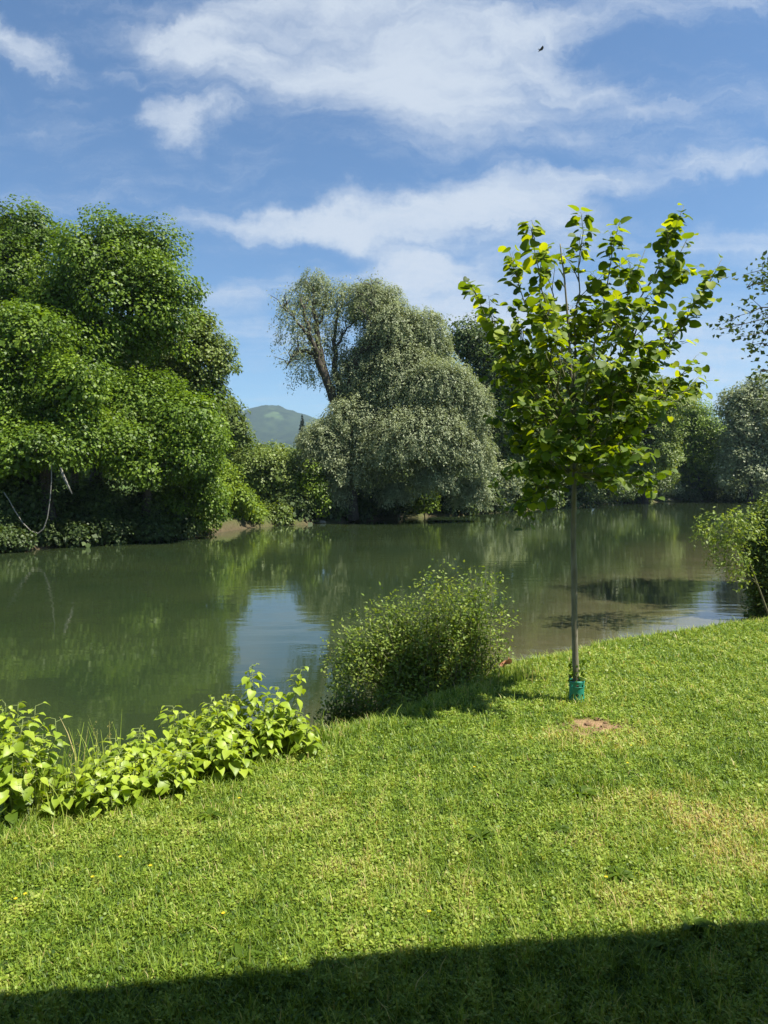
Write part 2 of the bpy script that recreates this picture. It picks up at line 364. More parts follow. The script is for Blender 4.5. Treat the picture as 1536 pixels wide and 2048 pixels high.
tag(w, 'calm murky green river reflecting trees and sky', 'river', kind='structure')

# ------------------------------------------------------------------ hills
def hills():
    xs = np.linspace(-2600, 1200, 300); ys = np.linspace(2200, 4200, 110)
    P, F = grid(xs, ys)
    u = P[:, 0] / 3000
    prof = np.interp(u, [-.9, -.5, -.32, -.235, -.19, -.165, -.14, -.11, -.085, -.02, .1, .4], [40, 120, 200, 270, 290, 308, 300, 268, 250, 205, 110, 30])
    cross = np.exp(-((P[:, 1] - 3050) / 430) ** 2)
    front = 150 * np.exp(-((P[:, 1] - 2520) / 210) ** 2) * np.exp(-((u + .02) / .13) ** 2)
    z = prof * cross + front + 22 * vnoise(P, .010, 51) * cross + 9 * vnoise(P, .04, 52) * cross + rng.normal(size=len(P)) * 1.5
    z = np.where(z > 4, z, z - 12)
    m, t, out = mat('hill_forest_and_meadow')
    co = objco(t)
    wood = ramp(t, noise(t, .03, 8, .75, co), [(.3, (.006, .016, .008)), (.7, (.05, .075, .03))])
    mead = ramp(t, noise(t, .01, 4, .6, co), [(.3, (.05, .085, .03)), (.7, (.09, .125, .05))])
    f = N(t, 'ShaderNodeMapRange'); link(t, noise(t, .0042, 4, .55, co), f.inputs['Value']); f.inputs['From Min'].default_value = .56; f.inputs['From Max'].default_value = .60
    mx = N(t, 'ShaderNodeMix', data_type='RGBA'); link(t, f.outputs[0], mx.inputs['Factor']); link(t, wood, mx.inputs[6]); link(t, mead, mx.inputs[7])
    p = N(t, 'ShaderNodeBsdfPrincipled'); p.inputs['Roughness'].default_value = 1; p.inputs['Specular IOR Level'].default_value = 0
    link(t, mx.outputs[2], p.inputs['Base Color']); link(t, p.outputs[0], out.inputs[0])
    o = mesh_np('hills', np.column_stack([P, z]), F, m)
    tag(o, 'hazy blue-green wooded hills with meadow patches on the horizon', 'hills', kind='structure')
hills()

# ------------------------------------------------------------------ tree builders
def crown_soup(lobes, leaf, csize, mult=1.0, tmpl=T_DIAMOND, tbias=0.0, lumps=.13):
    """lobes: (centre, radii). Leaves gathered in clumps near the skin of every lobe, fewer inside."""
    so = Soup()
    for c, r in lobes:
        c = np.asarray(c); r = np.asarray(r)
        area = 4 * math.pi * ((r[0] * r[1]) ** 1.6 / 3 + (r[0] * r[2]) ** 1.6 / 3 + (r[1] * r[2]) ** 1.6 / 3) ** (1 / 1.6)
        nc = max(6, int(area / (csize * csize) * 1.3))
        d = rnd_dir(nc); d[:, 2] = np.where((d[:, 2] < -.5) & (rng.random(nc) < .5), -d[:, 2], d[:, 2])
        lump = 1 + lumps * (np.sin(d @ rng.normal(size=3) * 4 + 1) + np.sin(d @ rng.normal(size=3) * 7))
        inner = rng.random(nc) < .3
        rad = np.where(inner, rng.uniform(.2, .72, nc), rng.uniform(.74, 1.12, nc)) * lump
        cc = c + d * r * rad[:, None]
        cs = csize * rng.uniform(.45, 1.25, nc)
        nl = np.maximum(4, (mult * 120 * (cs / csize) ** 2 * (csize / (leaf * 5)) ** 2) * np.where(inner, .3, 1)).astype(int)
        idx = np.repeat(np.arange(nc), nl); n = len(idx)
        q = rnd_dir(n) * rng.uniform(.35, 1, n)[:, None] ** .6; q[:, 2] = q[:, 2] * .78 - .15 * (q[:, 0] ** 2 + q[:, 1] ** 2)
        Pp = cc[idx] + q * cs[idx][:, None]
        outw = unit((Pp - c) / r)
        nrm = unit(outw * .55 + q * .5 + np.array([0, 0, .75]) + rng.normal(size=(n, 3)) * .45)
        dr = unit(outw + q + np.array([0, 0, -.55]) + rng.normal(size=(n, 3)) * .5)
        ct = rng.normal(.50 + tbias, .16, nc)
        leaves(so, Pp, nrm, dr, leaf * rng.uniform(.65, 1.3, n) * np.where(inner[idx], 2.0, 1), tmpl, np.clip(ct[idx] + rng.normal(0, .14, n), 0, 1))
    return so
def strand_soup(lobes, count, length, leaf, per=12, spread=.25, tbias=0.0, low=-.6, soft=.1):
    """hanging leafy shoots for willows"""
    so = Soup(); vol = np.array([r[0] * r[2] for _, r in lobes]); pick = rng.choice(len(lobes), count, p=vol / vol.sum())
    C = np.array([c for c, _ in lobes])[pick]; Rr = np.array([r for _, r in lobes])[pick]
    d = rnd_dir(count); d[:, 2] = np.where(d[:, 2] < low, -d[:, 2], d[:, 2])
    base = C + d * Rr * np.where(rng.random(count) < .75, rng.uniform(1 - soft * 1.6, 1 + soft, count), rng.uniform(.2, .8, count))[:, None]
    L = length * rng.uniform(.4, 1.25, count); out = unit(d * np.array([1, 1, 0]) + 1e-3)
    s = np.linspace(.05, 1, per)
    Pp = base[:, None] + (out[:, None] * (spread * s[None, :, None]) + np.array([0, 0, -1.0])[None, None] * (s ** 1.3)[None, :, None] * (1 - spread * .5) + np.array([0, 0, .25]) * s[None, :, None]) * L[:, None, None]
    Pp = Pp + rng.normal(size=Pp.shape) * leaf * .5
    n = count * per; Pp = Pp.reshape(n, 3)
    dr = unit(np.repeat(out, per, 0) * .4 + np.array([0, 0, -.7]) + rng.normal(size=(n, 3)) * .55)
    nrm = unit(np.repeat(d, per, 0) + np.array([0, 0, .7]) + rng.normal(size=(n, 3)) * .6)
    ct = np.repeat(rng.normal(.5 + tbias, .14, count), per)
    leaves(so, Pp, nrm, dr, leaf * rng.uniform(.7, 1.3, n), T_NARROW, np.clip(ct + rng.normal(0, .12, n), 0, 1), width=1.5)
    return so
def px_lobes(L, depth):
    out = []
    for l in L:
        cx, cy, rx, ry = l[:4]; dz = l[4] if len(l) > 4 else 0; D = depth + dz
        k = D / FPX; out.append((at(cx, cy, D), np.array([rx * k, .8 * (rx + ry) / 2 * k, ry * k])))
    return out
def trunk_limbs(base, lobes, r0, lean=(0, 0), forks=2):
    """tapered trunk up into the crown with a limb to each lobe; returns two soups"""
    base = np.asarray(base, float); top = max(lobes, key=lambda l: l[0][2])[0]; ht = max(top[2] - base[2], .4)
    tr = Soup(); n = 9; s = np.linspace(0, 1, n)
    tx = np.array([l[0][0] for l in lobes]).mean(); ty = np.array([l[0][1] for l in lobes]).mean()
    pts = np.stack([base[0] + (tx - base[0]) * s ** 1.5 + rng.normal(0, .015 * ht, n) * s, base[1] + (ty - base[1]) * s ** 1.5 + rng.normal(0, .015 * ht, n) * s, base[2] - .3 + (ht + .3) * s], 1)
    rad = r0 * (1 - .85 * s); rad[0] *= 1.5
    tube(tr, pts, rad, 10)
    lm = Soup()
    for c, r in lobes:
        zt = np.clip((c[2] - r[2] * .8 - base[2]) / max(ht, .1), .12, .85)
        p = np.array([np.interp(zt, s, pts[:, k]) for k in range(3)]); rr = r0 * (1 - .85 * zt) * .5
        e = c + rng.normal(size=3) * r * .15
        ln = bend(p, e, .08, .05, 7); tube(lm, ln, np.linspace(rr, rr * .3, 7), 7)
        for _ in range(forks * 3):
            q = c + rnd_dir(1)[0] * r * .85; a = ln[rng.integers(3, 7)]
            tube(lm, bend(a, q, .06, .06, 6), np.linspace(rr * .4, rr * .06, 6), 5)
    return tr, lm
def tree(name, label, cat, base_px, depth, L, lsize, csize, m, r0=.25, mult=1.0, group=None, bark='bark', kind='clump', tbias=0, **kw):
    lobes = px_lobes(L, depth); b = at(base_px, 1000, depth); b[2] = max(H(b[0], b[1]), WATER)
    root = empty(name, tuple(b)); tag(root, label, cat, group)
    tr, lm = trunk_limbs(b, lobes, r0)
    tr.build('trunk', M[bark], root, smooth=True); lm.build('limbs', M[bark], root, smooth=True)
    if kind == 'clump': so = crown_soup(lobes, lsize, csize, mult, tbias=tbias, **kw)
    else: so = strand_soup(lobes, tbias=tbias, **kw)
    so.build('crown', M[m], root); return root

# --- far bank, left: the big broadleaf group
tree('broadleaf_tree', 'tall dark broadleaf tree at the left edge, its rounded top highest of all', 'tree', -30, 44,
     [(50, 465, 75, 55), (-40, 500, 90, 80), (30, 560, 110, 75, -1), (-30, 680, 110, 100), (60, 770, 90, 90)], .16, .95, 'maple', .35, tbias=-.04)
tree('broadleaf_tree', 'big domed green tree with sunlit crown, second from the left edge', 'tree', 190, 41,
     [(225, 492, 75, 60), (170, 525, 70, 60, -1), (290, 520, 65, 62, 1), (325, 575, 58, 58), (250, 590, 95, 70, -1), (130, 610, 75, 60), (200, 690, 95, 60), (320, 650, 60, 50)], .16, .95, 'maple', .4, tbias=.06)
tree('broadleaf_tree', 'wide tree leaning over the water with layered boughs at the left edge', 'tree', 100, 36,
     [(40, 670, 105, 60), (-30, 720, 80, 60), (150, 770, 65, 58, -1), (20, 800, 90, 60), (60, 880, 80, 50, -1), (-20, 930, 70, 55), (150, 850, 60, 50), (50, 900, 95, 42, -2.4), (-40, 900, 60, 50, -2.6), (150, 885, 70, 42, -1.2)], .15, .85, 'maple', .35, tbias=.08)
tree('ash_tree', 'feathery paler tree leaning right with thin outer twigs against the sky', 'tree', 340, 45,
     [(335, 690, 85, 55), (400, 710, 52, 62), (440, 720, 26, 42), (390, 640, 30, 26), (350, 770, 80, 40), (425, 800, 28, 45)], .17, .7, 'feather', .25)
tree('maple_tree', 'bushy tree with two sunlit boughs reaching right over the bank', 'tree', 290, 39,
     [(280, 805, 95, 60), (370, 840, 68, 60, -1), (230, 870, 90, 65), (330, 900, 80, 55), (400, 880, 50, 45), (220, 890, 95, 38, -2.4), (300, 930, 90, 32, -2), (370, 900, 50, 30, -1.5)], .15, .85, 'maple', .3, tbias=.1)
tree('bank_shrub', 'leafy shrub trailing to the dark water below the left trees', 'shrub', 370, 40.5,
     [(395, 950, 50, 60), (350, 1010, 60, 50), (420, 1000, 30, 40), (300, 1030, 60, 45)], .15, .6, 'maple', .1, tbias=0)
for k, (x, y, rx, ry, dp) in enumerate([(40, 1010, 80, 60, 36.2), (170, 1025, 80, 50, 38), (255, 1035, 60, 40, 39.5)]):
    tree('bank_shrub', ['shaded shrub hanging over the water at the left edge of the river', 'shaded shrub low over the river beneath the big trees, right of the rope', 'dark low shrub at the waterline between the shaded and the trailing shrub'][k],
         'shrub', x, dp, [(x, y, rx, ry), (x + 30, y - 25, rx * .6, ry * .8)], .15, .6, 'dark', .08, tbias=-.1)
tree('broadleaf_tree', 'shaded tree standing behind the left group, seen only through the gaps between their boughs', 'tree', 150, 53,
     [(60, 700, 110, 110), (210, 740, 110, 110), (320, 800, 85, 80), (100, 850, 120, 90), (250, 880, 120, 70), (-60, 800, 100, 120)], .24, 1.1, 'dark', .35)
# --- between the left group and the willow
tree('brownish_tree', 'brownish-green slender tree just right of the big left tree group', 'tree', 465, 72, [(462, 850, 24, 45), (470, 880, 28, 35), (452, 815, 14, 20)], .25, .8, 'feather', .15, tbias=-.2)
tree('field_tree', 'low green tree on the far bank in front of the hill', 'tree', 540, 72, [(540, 915, 55, 25), (590, 925, 40, 25), (500, 930, 50, 25)], .25, .9, 'feather', .15, tbias=-.05)
tree('bank_shrub', 'round mid-green shrub with dark underside between left trees and willow', 'shrub', 545, 56,
     [(545, 945, 55, 48), (505, 955, 42, 48), (592, 965, 42, 50), (560, 1005, 60, 36), (520, 1015, 40, 26)], .17, .75, 'feather', .1, tbias=.1)
tree('bank_shrub', 'bright yellow-green shrub on the sunlit bank beside the left trees', 'shrub', 455, 49,
     [(452, 975, 34, 48), (482, 1005, 26, 28), (440, 1020, 26, 26)], .17, .55, 'lime', .08, tbias=.1)
tree('bank_shrub', 'narrow yellow-green shrub at the willow foot, left side', 'shrub', 635, 54.5, [(630, 965, 20, 38), (640, 1000, 22, 24)], .17, .55, 'lime', .08)
tree('sapling', 'small bright green sapling in the dark hollow under the willow', 'sapling', 850, 60, [(850, 975, 20, 25), (845, 1005, 24, 20)], .17, .6, 'lime', .05, tbias=-.1)
tree('bank_shrub', 'wide dark shrub filling the hollow behind the willow trunk', 'shrub', 770, 66, [(740, 955, 70, 36), (830, 955, 70, 36), (900, 965, 50, 30)], .2, .8, 'dark', .1, tbias=.05)

def spruce(px, top, bot, depth, wid, label):
    b = at(px, bot, depth); t = at(px, top, depth); b[2] = max(WATER, H(b[0], b[1]))
    root = empty('spruce_tree', tuple(b)); tag(root, label, 'conifer', 'dark spruces beyond the far bank')
    tr = Soup(); tube(tr, np.linspace(b, t, 6), np.linspace(.3, .03, 6), 8); tr.build('trunk', M['bark'], root, smooth=True)
    so = Soup(); h = t[2] - b[2]; n = 9000; s = rng.random(n) ** .7; a = rng.uniform(0, 6.283, n)
    s = 1 - s; lay = np.abs(np.sin(s * 32)) * .3 + .7
    r = wid * depth / FPX * (1 - s) * np.sqrt(rng.random(n)) * lay + .02
    P_ = np.stack([b[0] + r * np.cos(a), b[1] + r * np.sin(a), b[2] + .05 * h + s * h * .97 - r * .25], 1)
    o = np.stack([np.cos(a), np.sin(a), np.full(n, -.3)], 1)
    leaves(so, P_, np.array([0, 0, 1]) + rng.normal(size=(n, 3)) * .5, o, .35 * rng.uniform(.6, 1.2, n) * (.35 + .65 * (1 - s)), T_NARROW, rng.random(n), 2.0)
    so.build('crown', M['pine'], root)
spruce(605, 832, 960, 95, 30, 'dark pointed spruce just left of the willow')
spruce(470, 796, 960, 80, 24, 'dark pointed spruce tip beside the big left trees')

# --- the grey-green willow
def big_willow():
    D = 57; b = at(690, 1030, D); b[2] = H(b[0], b[1])
    root = empty('willow_tree', tuple(b)); tag(root, 'large grey-green willow with bare dark limbs showing through its thin top', 'willow')
    k = D / FPX
    def pl(pts, dz0, dz1):
        n = len(pts); return np.array([at(x, y, D + dz0 + (dz1 - dz0) * i / (n - 1)) for i, (x, y) in enumerate(pts)])
    def fine(p, m=4):
        s = np.linspace(0, len(p) - 1, (len(p) - 1) * m + 1); q = np.stack([np.interp(s, range(len(p)), p[:, j]) for j in range(3)], 1)
        q[1:-1] = (q[:-2] + q[1:-1] * 2 + q[2:]) / 4; return q
    tr = Soup(); p = fine(pl([(700, 1040), (692, 960), (684, 880), (678, 815)], 0, 0)); tube(tr, p, np.linspace(.75, .5, len(p)), 12)
    tr.build('trunk', M['bark'], root, smooth=True)
    limbs = [([(678, 820), (655, 765), (635, 715), (622, 680), (610, 640), (600, 600)], 0, -1.5, .38, .06),
             ([(632, 712), (605, 700), (585, 712), (572, 735)], -.5, -2, .16, .03),
             ([(655, 765), (640, 700), (630, 640), (627, 600), (628, 565)], 0, 1, .30, .04),
             ([(683, 820), (672, 750), (668, 700), (672, 640), (690, 590)], 0, 1.5, .30, .04),
             ([(690, 822), (702, 765), (708, 725), (728, 695), (748, 680), (742, 650), (728, 625)], 0, -1, .34, .07),
             ([(748, 682), (755, 650), (752, 600), (748, 570)], -.8, 0, .2, .03),
             ([(622, 680), (600, 650), (585, 630), (570, 618)], -1.2, -3, .12, .02),
             ([(695, 830), (740, 780), (800, 730), (850, 690)], 1, 2, .26, .05),
             ([(700, 870), (770, 830), (850, 790), (900, 780)], 0, 1, .3, .05),
             ([(635, 650), (650, 615), (668, 585)], .4, 2, .1, .02), ([(668, 700), (690, 660), (712, 640)], .5, 2, .12, .02)]
    lm = Soup(); tips = []
    for pts, a, c, r1, r2 in limbs:
        p = fine(pl(pts, a, c)); p[1:] += rng.normal(size=p[1:].shape) * .06; tube(lm, p, np.linspace(r1, r2, len(p)), 8); tips.append(p)
        for _ in range(12):
            q = p[rng.integers(len(p) // 3, len(p))]; e = q + np.array([rng.normal(0, .6), rng.normal(0, .8), rng.uniform(.1, 1.2)])
            br = bend(q, e, .1, .08, 6); tube(lm, br, np.linspace(.045, .01, 6), 4); tips.append(br)
    lm.build('limbs', M['bark'], root, smooth=True)
    thin = px_lobes([(628, 562, 24, 26), (600, 590, 24, 26), (628, 590, 38, 38), (590, 650, 34, 45), (665, 610, 45, 50), (640, 690, 48, 50), (610, 740, 30, 45), (715, 600, 40, 34)], D + 1.6)
    full = px_lobes([(750, 610, 50, 42, 1), (780, 660, 50, 50), (840, 670, 45, 48, 1), (868, 712, 32, 36, 2), (770, 720, 55, 46, 1.5), (730, 760, 60, 60, 1), (800, 770, 75, 75), (880, 775, 60, 52, -1.5), (930, 815, 46, 50, -1), (870, 850, 50, 40, -2.5), (715, 845, 62, 50, -1), (830, 880, 95, 60, -2), (650, 900, 48, 55, -1.5), (930, 910, 50, 55, -1), (770, 905, 60, 40, -2), (690, 940, 30, 40, -2), (655, 985, 38, 32, -1.5), (790, 985, 24, 22, -1), (870, 960, 40, 30, -2), (940, 985, 35, 32, 0)], D)
    s1 = strand_soup(thin, 1250, 1.4, .18, 14, .35); s2 = strand_soup(full, 24000, 1.15, .19, 15, .4, .05, soft=.24)
    cr = Soup()
    for s in (s1, s2):
        cr.add(np.concatenate(s.v), [np.concatenate(f) for f in s.f.values()], np.concatenate(s.t))
    tp = np.concatenate(tips); n = 5500; q = tp[rng.integers(0, len(tp), n)] + rng.normal(size=(n, 3)) * .35
    leaves(cr, q, rnd_dir(n) + np.array([0, 0, .6]), rnd_dir(n) + np.array([0, 0, -.6]), .2, T_NARROW, rng.uniform(.3, .8, n), 1.4)
    s3 = crown_soup(px_lobes([(800, 800, 60, 60, 3), (720, 860, 70, 70, 3), (880, 860, 60, 70, 3), (760, 940, 110, 60, 2)], D), .24, 1.0, .8, T_NARROW)
    cr.add(np.concatenate(s3.v), [np.concatenate(f) for f in s3.f.values()], np.concatenate(s3.t))
    cr.build('crown', M['willow'], root)
big_willow()

# --- far bank, right of the willow
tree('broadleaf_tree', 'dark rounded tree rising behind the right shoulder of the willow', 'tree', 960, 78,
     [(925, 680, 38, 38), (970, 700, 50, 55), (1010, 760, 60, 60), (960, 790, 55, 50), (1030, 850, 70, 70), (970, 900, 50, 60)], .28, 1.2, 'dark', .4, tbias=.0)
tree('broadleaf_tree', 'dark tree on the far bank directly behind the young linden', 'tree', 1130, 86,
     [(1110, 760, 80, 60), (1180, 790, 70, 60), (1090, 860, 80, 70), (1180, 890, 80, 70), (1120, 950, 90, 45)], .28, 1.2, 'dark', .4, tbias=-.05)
tree('broadleaf_tree', 'light grey-green tree on the far bank right of the linden crown', 'tree', 1290, 100,
     [(1270, 800, 60, 50), (1320, 820, 55, 55), (1260, 870, 70, 50), (1310, 910, 50, 60), (1260, 950, 50, 40)], .26, 1.3, 'feather', .35, tbias=.1)
tree('broadleaf_tree', 'mid-green tree sloping down to the gap in the trees, upstream', 'tree', 1400, 112,
     [(1370, 830, 45, 42), (1410, 865, 45, 42), (1360, 890, 50, 45), (1430, 900, 45, 45), (1390, 940, 60, 40)], .26, 1.3, 'maple', .3, tbias=.2)
tree('willow_tree', 'pale willow at the right edge beyond the upstream bend', 'willow', 1500, 105,
     [(1480, 810, 40, 38), (1530, 800, 55, 45), (1475, 870, 35, 50), (1530, 880, 60, 60), (1490, 940, 55, 45), (1560, 940, 50, 50)], .3, 1.2, 'willow', .35, tbias=.02)
for k, (x, y, rx, ry, dp, mt, lb) in enumerate([
    (1000, 965, 45, 40, 74, 'willow', 'grey-green shrub at the waterline right of the big willow'),
    (1080, 985, 45, 28, 82, 'dark', 'dark shrub at the waterline left of the linden trunk'),
    (1200, 975, 60, 32, 95, 'dark', 'dark shrub at the waterline right of the linden trunk'),
    (1325, 975, 30, 24, 108, 'willow', 'pale rounded shrub on the far bank beneath the grey-green tree'),
    (1400, 975, 50, 25, 116, 'dark', 'dark shrub at the far river bend'),
    (1480, 980, 50, 24, 112, 'dark', 'dark shrub at the river bend near the right edge'),
    (1265, 985, 40, 20, 104, 'feather', 'low light-green shrub on the far bank between dark shrubs')]):
    tree('bank_shrub', lb, 'shrub', x, dp, [(x, y, rx, ry), (x - rx * .4, y + 8, rx * .6, ry * .8)], .26, .9, mt, .1)
WL = ['farthest left along the far bank, mostly outside the photo', 'in front of the one cut by the left edge', 'cut by the left edge of the photo', 'below the bottom of the hanging vine', 'right of the hanging vine bottom', 'under the middle of the left tree group', 'under the right half of the left tree group', 'at the right end of the left tree group',
      'below the round mid-green shrub', 'left of the willow foot below the narrow yellow-green shrub', 'at the left side of the willow trunk foot', 'in the hollow under the willow, left of the bright sapling', 'under the right half of the willow', 'at the right end of the willow', 'between willow and linden trunk, under the grey-green shrub', 'directly left of the linden trunk as seen across the river', 'beyond the river right of the linden trunk', 'in the far river bend, left of centre of the gap', 'at the far bend behind the arching right-edge shrub', 'at the far bend nearest the right edge']
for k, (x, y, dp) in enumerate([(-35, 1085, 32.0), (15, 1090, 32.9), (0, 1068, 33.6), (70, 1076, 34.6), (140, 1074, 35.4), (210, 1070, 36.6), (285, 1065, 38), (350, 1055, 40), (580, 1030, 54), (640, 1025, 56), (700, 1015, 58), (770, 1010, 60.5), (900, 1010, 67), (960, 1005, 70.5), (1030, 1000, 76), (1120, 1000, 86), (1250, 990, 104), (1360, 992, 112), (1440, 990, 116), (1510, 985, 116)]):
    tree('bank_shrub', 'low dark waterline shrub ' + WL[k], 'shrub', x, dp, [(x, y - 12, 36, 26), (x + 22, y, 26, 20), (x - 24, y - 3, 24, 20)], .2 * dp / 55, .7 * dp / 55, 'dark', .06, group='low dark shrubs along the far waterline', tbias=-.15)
for k, (x, y, rx, ry, dp, lb) in enumerate([(490, 1018, 34, 26, 50.5, 'low leafy shrub between the yellow-green and the round shrub'), (425, 985, 26, 36, 47, 'upright leafy shrub where the left trees end'), (405, 1032, 34, 24, 43, 'small shrub over the eroded bank below the left trees'), (810, 1000, 40, 22, 64, 'low shrub beneath the middle of the willow'), (545, 1030, 40, 18, 52.5, 'small creeping shrub above the stones of the bank gap')]):
    tree('bank_shrub', lb, 'shrub', x, dp, [(x, y, rx, ry), (x + rx * .4, y + 8, rx * .6, ry * .8)], .16, .55, 'lime' if k < 2 else 'feather', .06, tbias=-.05)
# trees far behind, closing the gaps
DT = ['below the hill, left half of the gap', 'below the hill, right half of the gap', 'behind the right end of the left group', 'behind the left flank of the willow', 'behind the light grey-green tree right of the linden', 'behind the dip in the upstream tree line', 'behind the linden crown', 'between willow and linden', 'behind the middle of the willow', 'behind the trunks at the far left', 'behind the trunks of the maple with sunlit boughs', 'behind the pale willow at the right edge']
for k, (x, y, rx, ry, dp) in enumerate([(500, 925, 45, 28, 150), (580, 925, 50, 26, 170), (420, 900, 60, 40, 140), (660, 920, 60, 30, 150), (1330, 890, 90, 60, 150), (1440, 900, 60, 50, 160), (1200, 860, 110, 70, 140), (1010, 890, 90, 60, 130), (820, 880, 80, 50, 130), (100, 900, 120, 60, 90), (300, 880, 120, 60, 95), (1600, 880, 90, 70, 150)]):
    tree('distant_tree', 'distant green tree ' + DT[k], 'tree', x, dp, [(x, y, rx, ry), (x + rx * .5, y + 10, rx * .6, ry * .8), (x - rx * .5, y + 38, rx * .7, 24), (x + rx * .5, y + 42, rx * .7, 22)], .45, 1.8, 'feather', .3, group='distant trees behind the bank', tbias=-.15)

# ------------------------------------------------------------------ rope vine, dead branch, stones
so = Soup(); pts = [(103, 925), (103, 960), (100, 1000), (95, 1035), (87, 1058), (76, 1067), (62, 1062), (45, 1045), (30, 1022), (18, 1000), (8, 985)]
pp = np.array([at(x, y, 33.2) for x, y in pts]); s = np.linspace(0, 10, 41); pp = np.stack([np.interp(s, range(11), pp[:, j]) for j in range(3)], 1)
tube(so, pp, .022, 6); tag(so.build('hanging_vine', M['rope'], smooth=True, loc=pp[0]), 'pale bare vine hanging in a loop from the shaded trees at left', 'vine')
so = Soup(); pp = np.array([at(x, y, 33.4) for x, y in [(121, 935), (126, 950), (133, 965), (144, 988)]])
tube(so, pp, [.05, .07, .06, .03], 6); tag(so.build('dead_branch', M['rope'], smooth=True, loc=pp[0]), 'short pale broken branch right of the hanging vine', 'branch')
def rock(name, c, r, label, group):
    n, m = 9, 12; th = np.linspace(0, math.pi, n); ph = np.arange(m) / m * 6.283
    D = np.array([[math.sin(a) * math.cos(b), math.sin(a) * math.sin(b), math.cos(a)] for a in th for b in ph])
    lum = 1 + .18 * np.sin(D @ rng.normal(size=3) * 3 + 2) + .12 * np.sin(D @ rng.normal(size=3) * 6) + rng.normal(0, .03, len(D)) * (np.abs(D[:, 2]) < .99)
    V = np.array(c) + D * lum[:, None] * np.array(r)
    F = np.array([[i * m + j, (i + 1) * m + j, (i + 1) * m + (j + 1) % m, i * m + (j + 1) % m] for i in range(n - 1) for j in range(m)])
    tag(mesh_np(name, V, F, M['rock'], loc=c), label, 'rock', group)
for x, y, s in [(415, 1062, .5), (440, 1060, .4), (470, 1056, .45), (505, 1053, .5), (525, 1050, .35), (1100, 1017, .7), (1150, 1012, .8), (1185, 1009, .9), (1200, 1008, .6), (1230, 1006, .9), (1320, 1003, .9), (1340, 1003, .8), (700, 1043, .4), (640, 1047, .35)]:
    p = on(x, y, WATER); rock('river_stone', (p[0], p[1] + .3, WATER + .08), (s, s * .7, s * .45), 'small pale stone at the waterline of the far bank', 'stones along the far waterline')

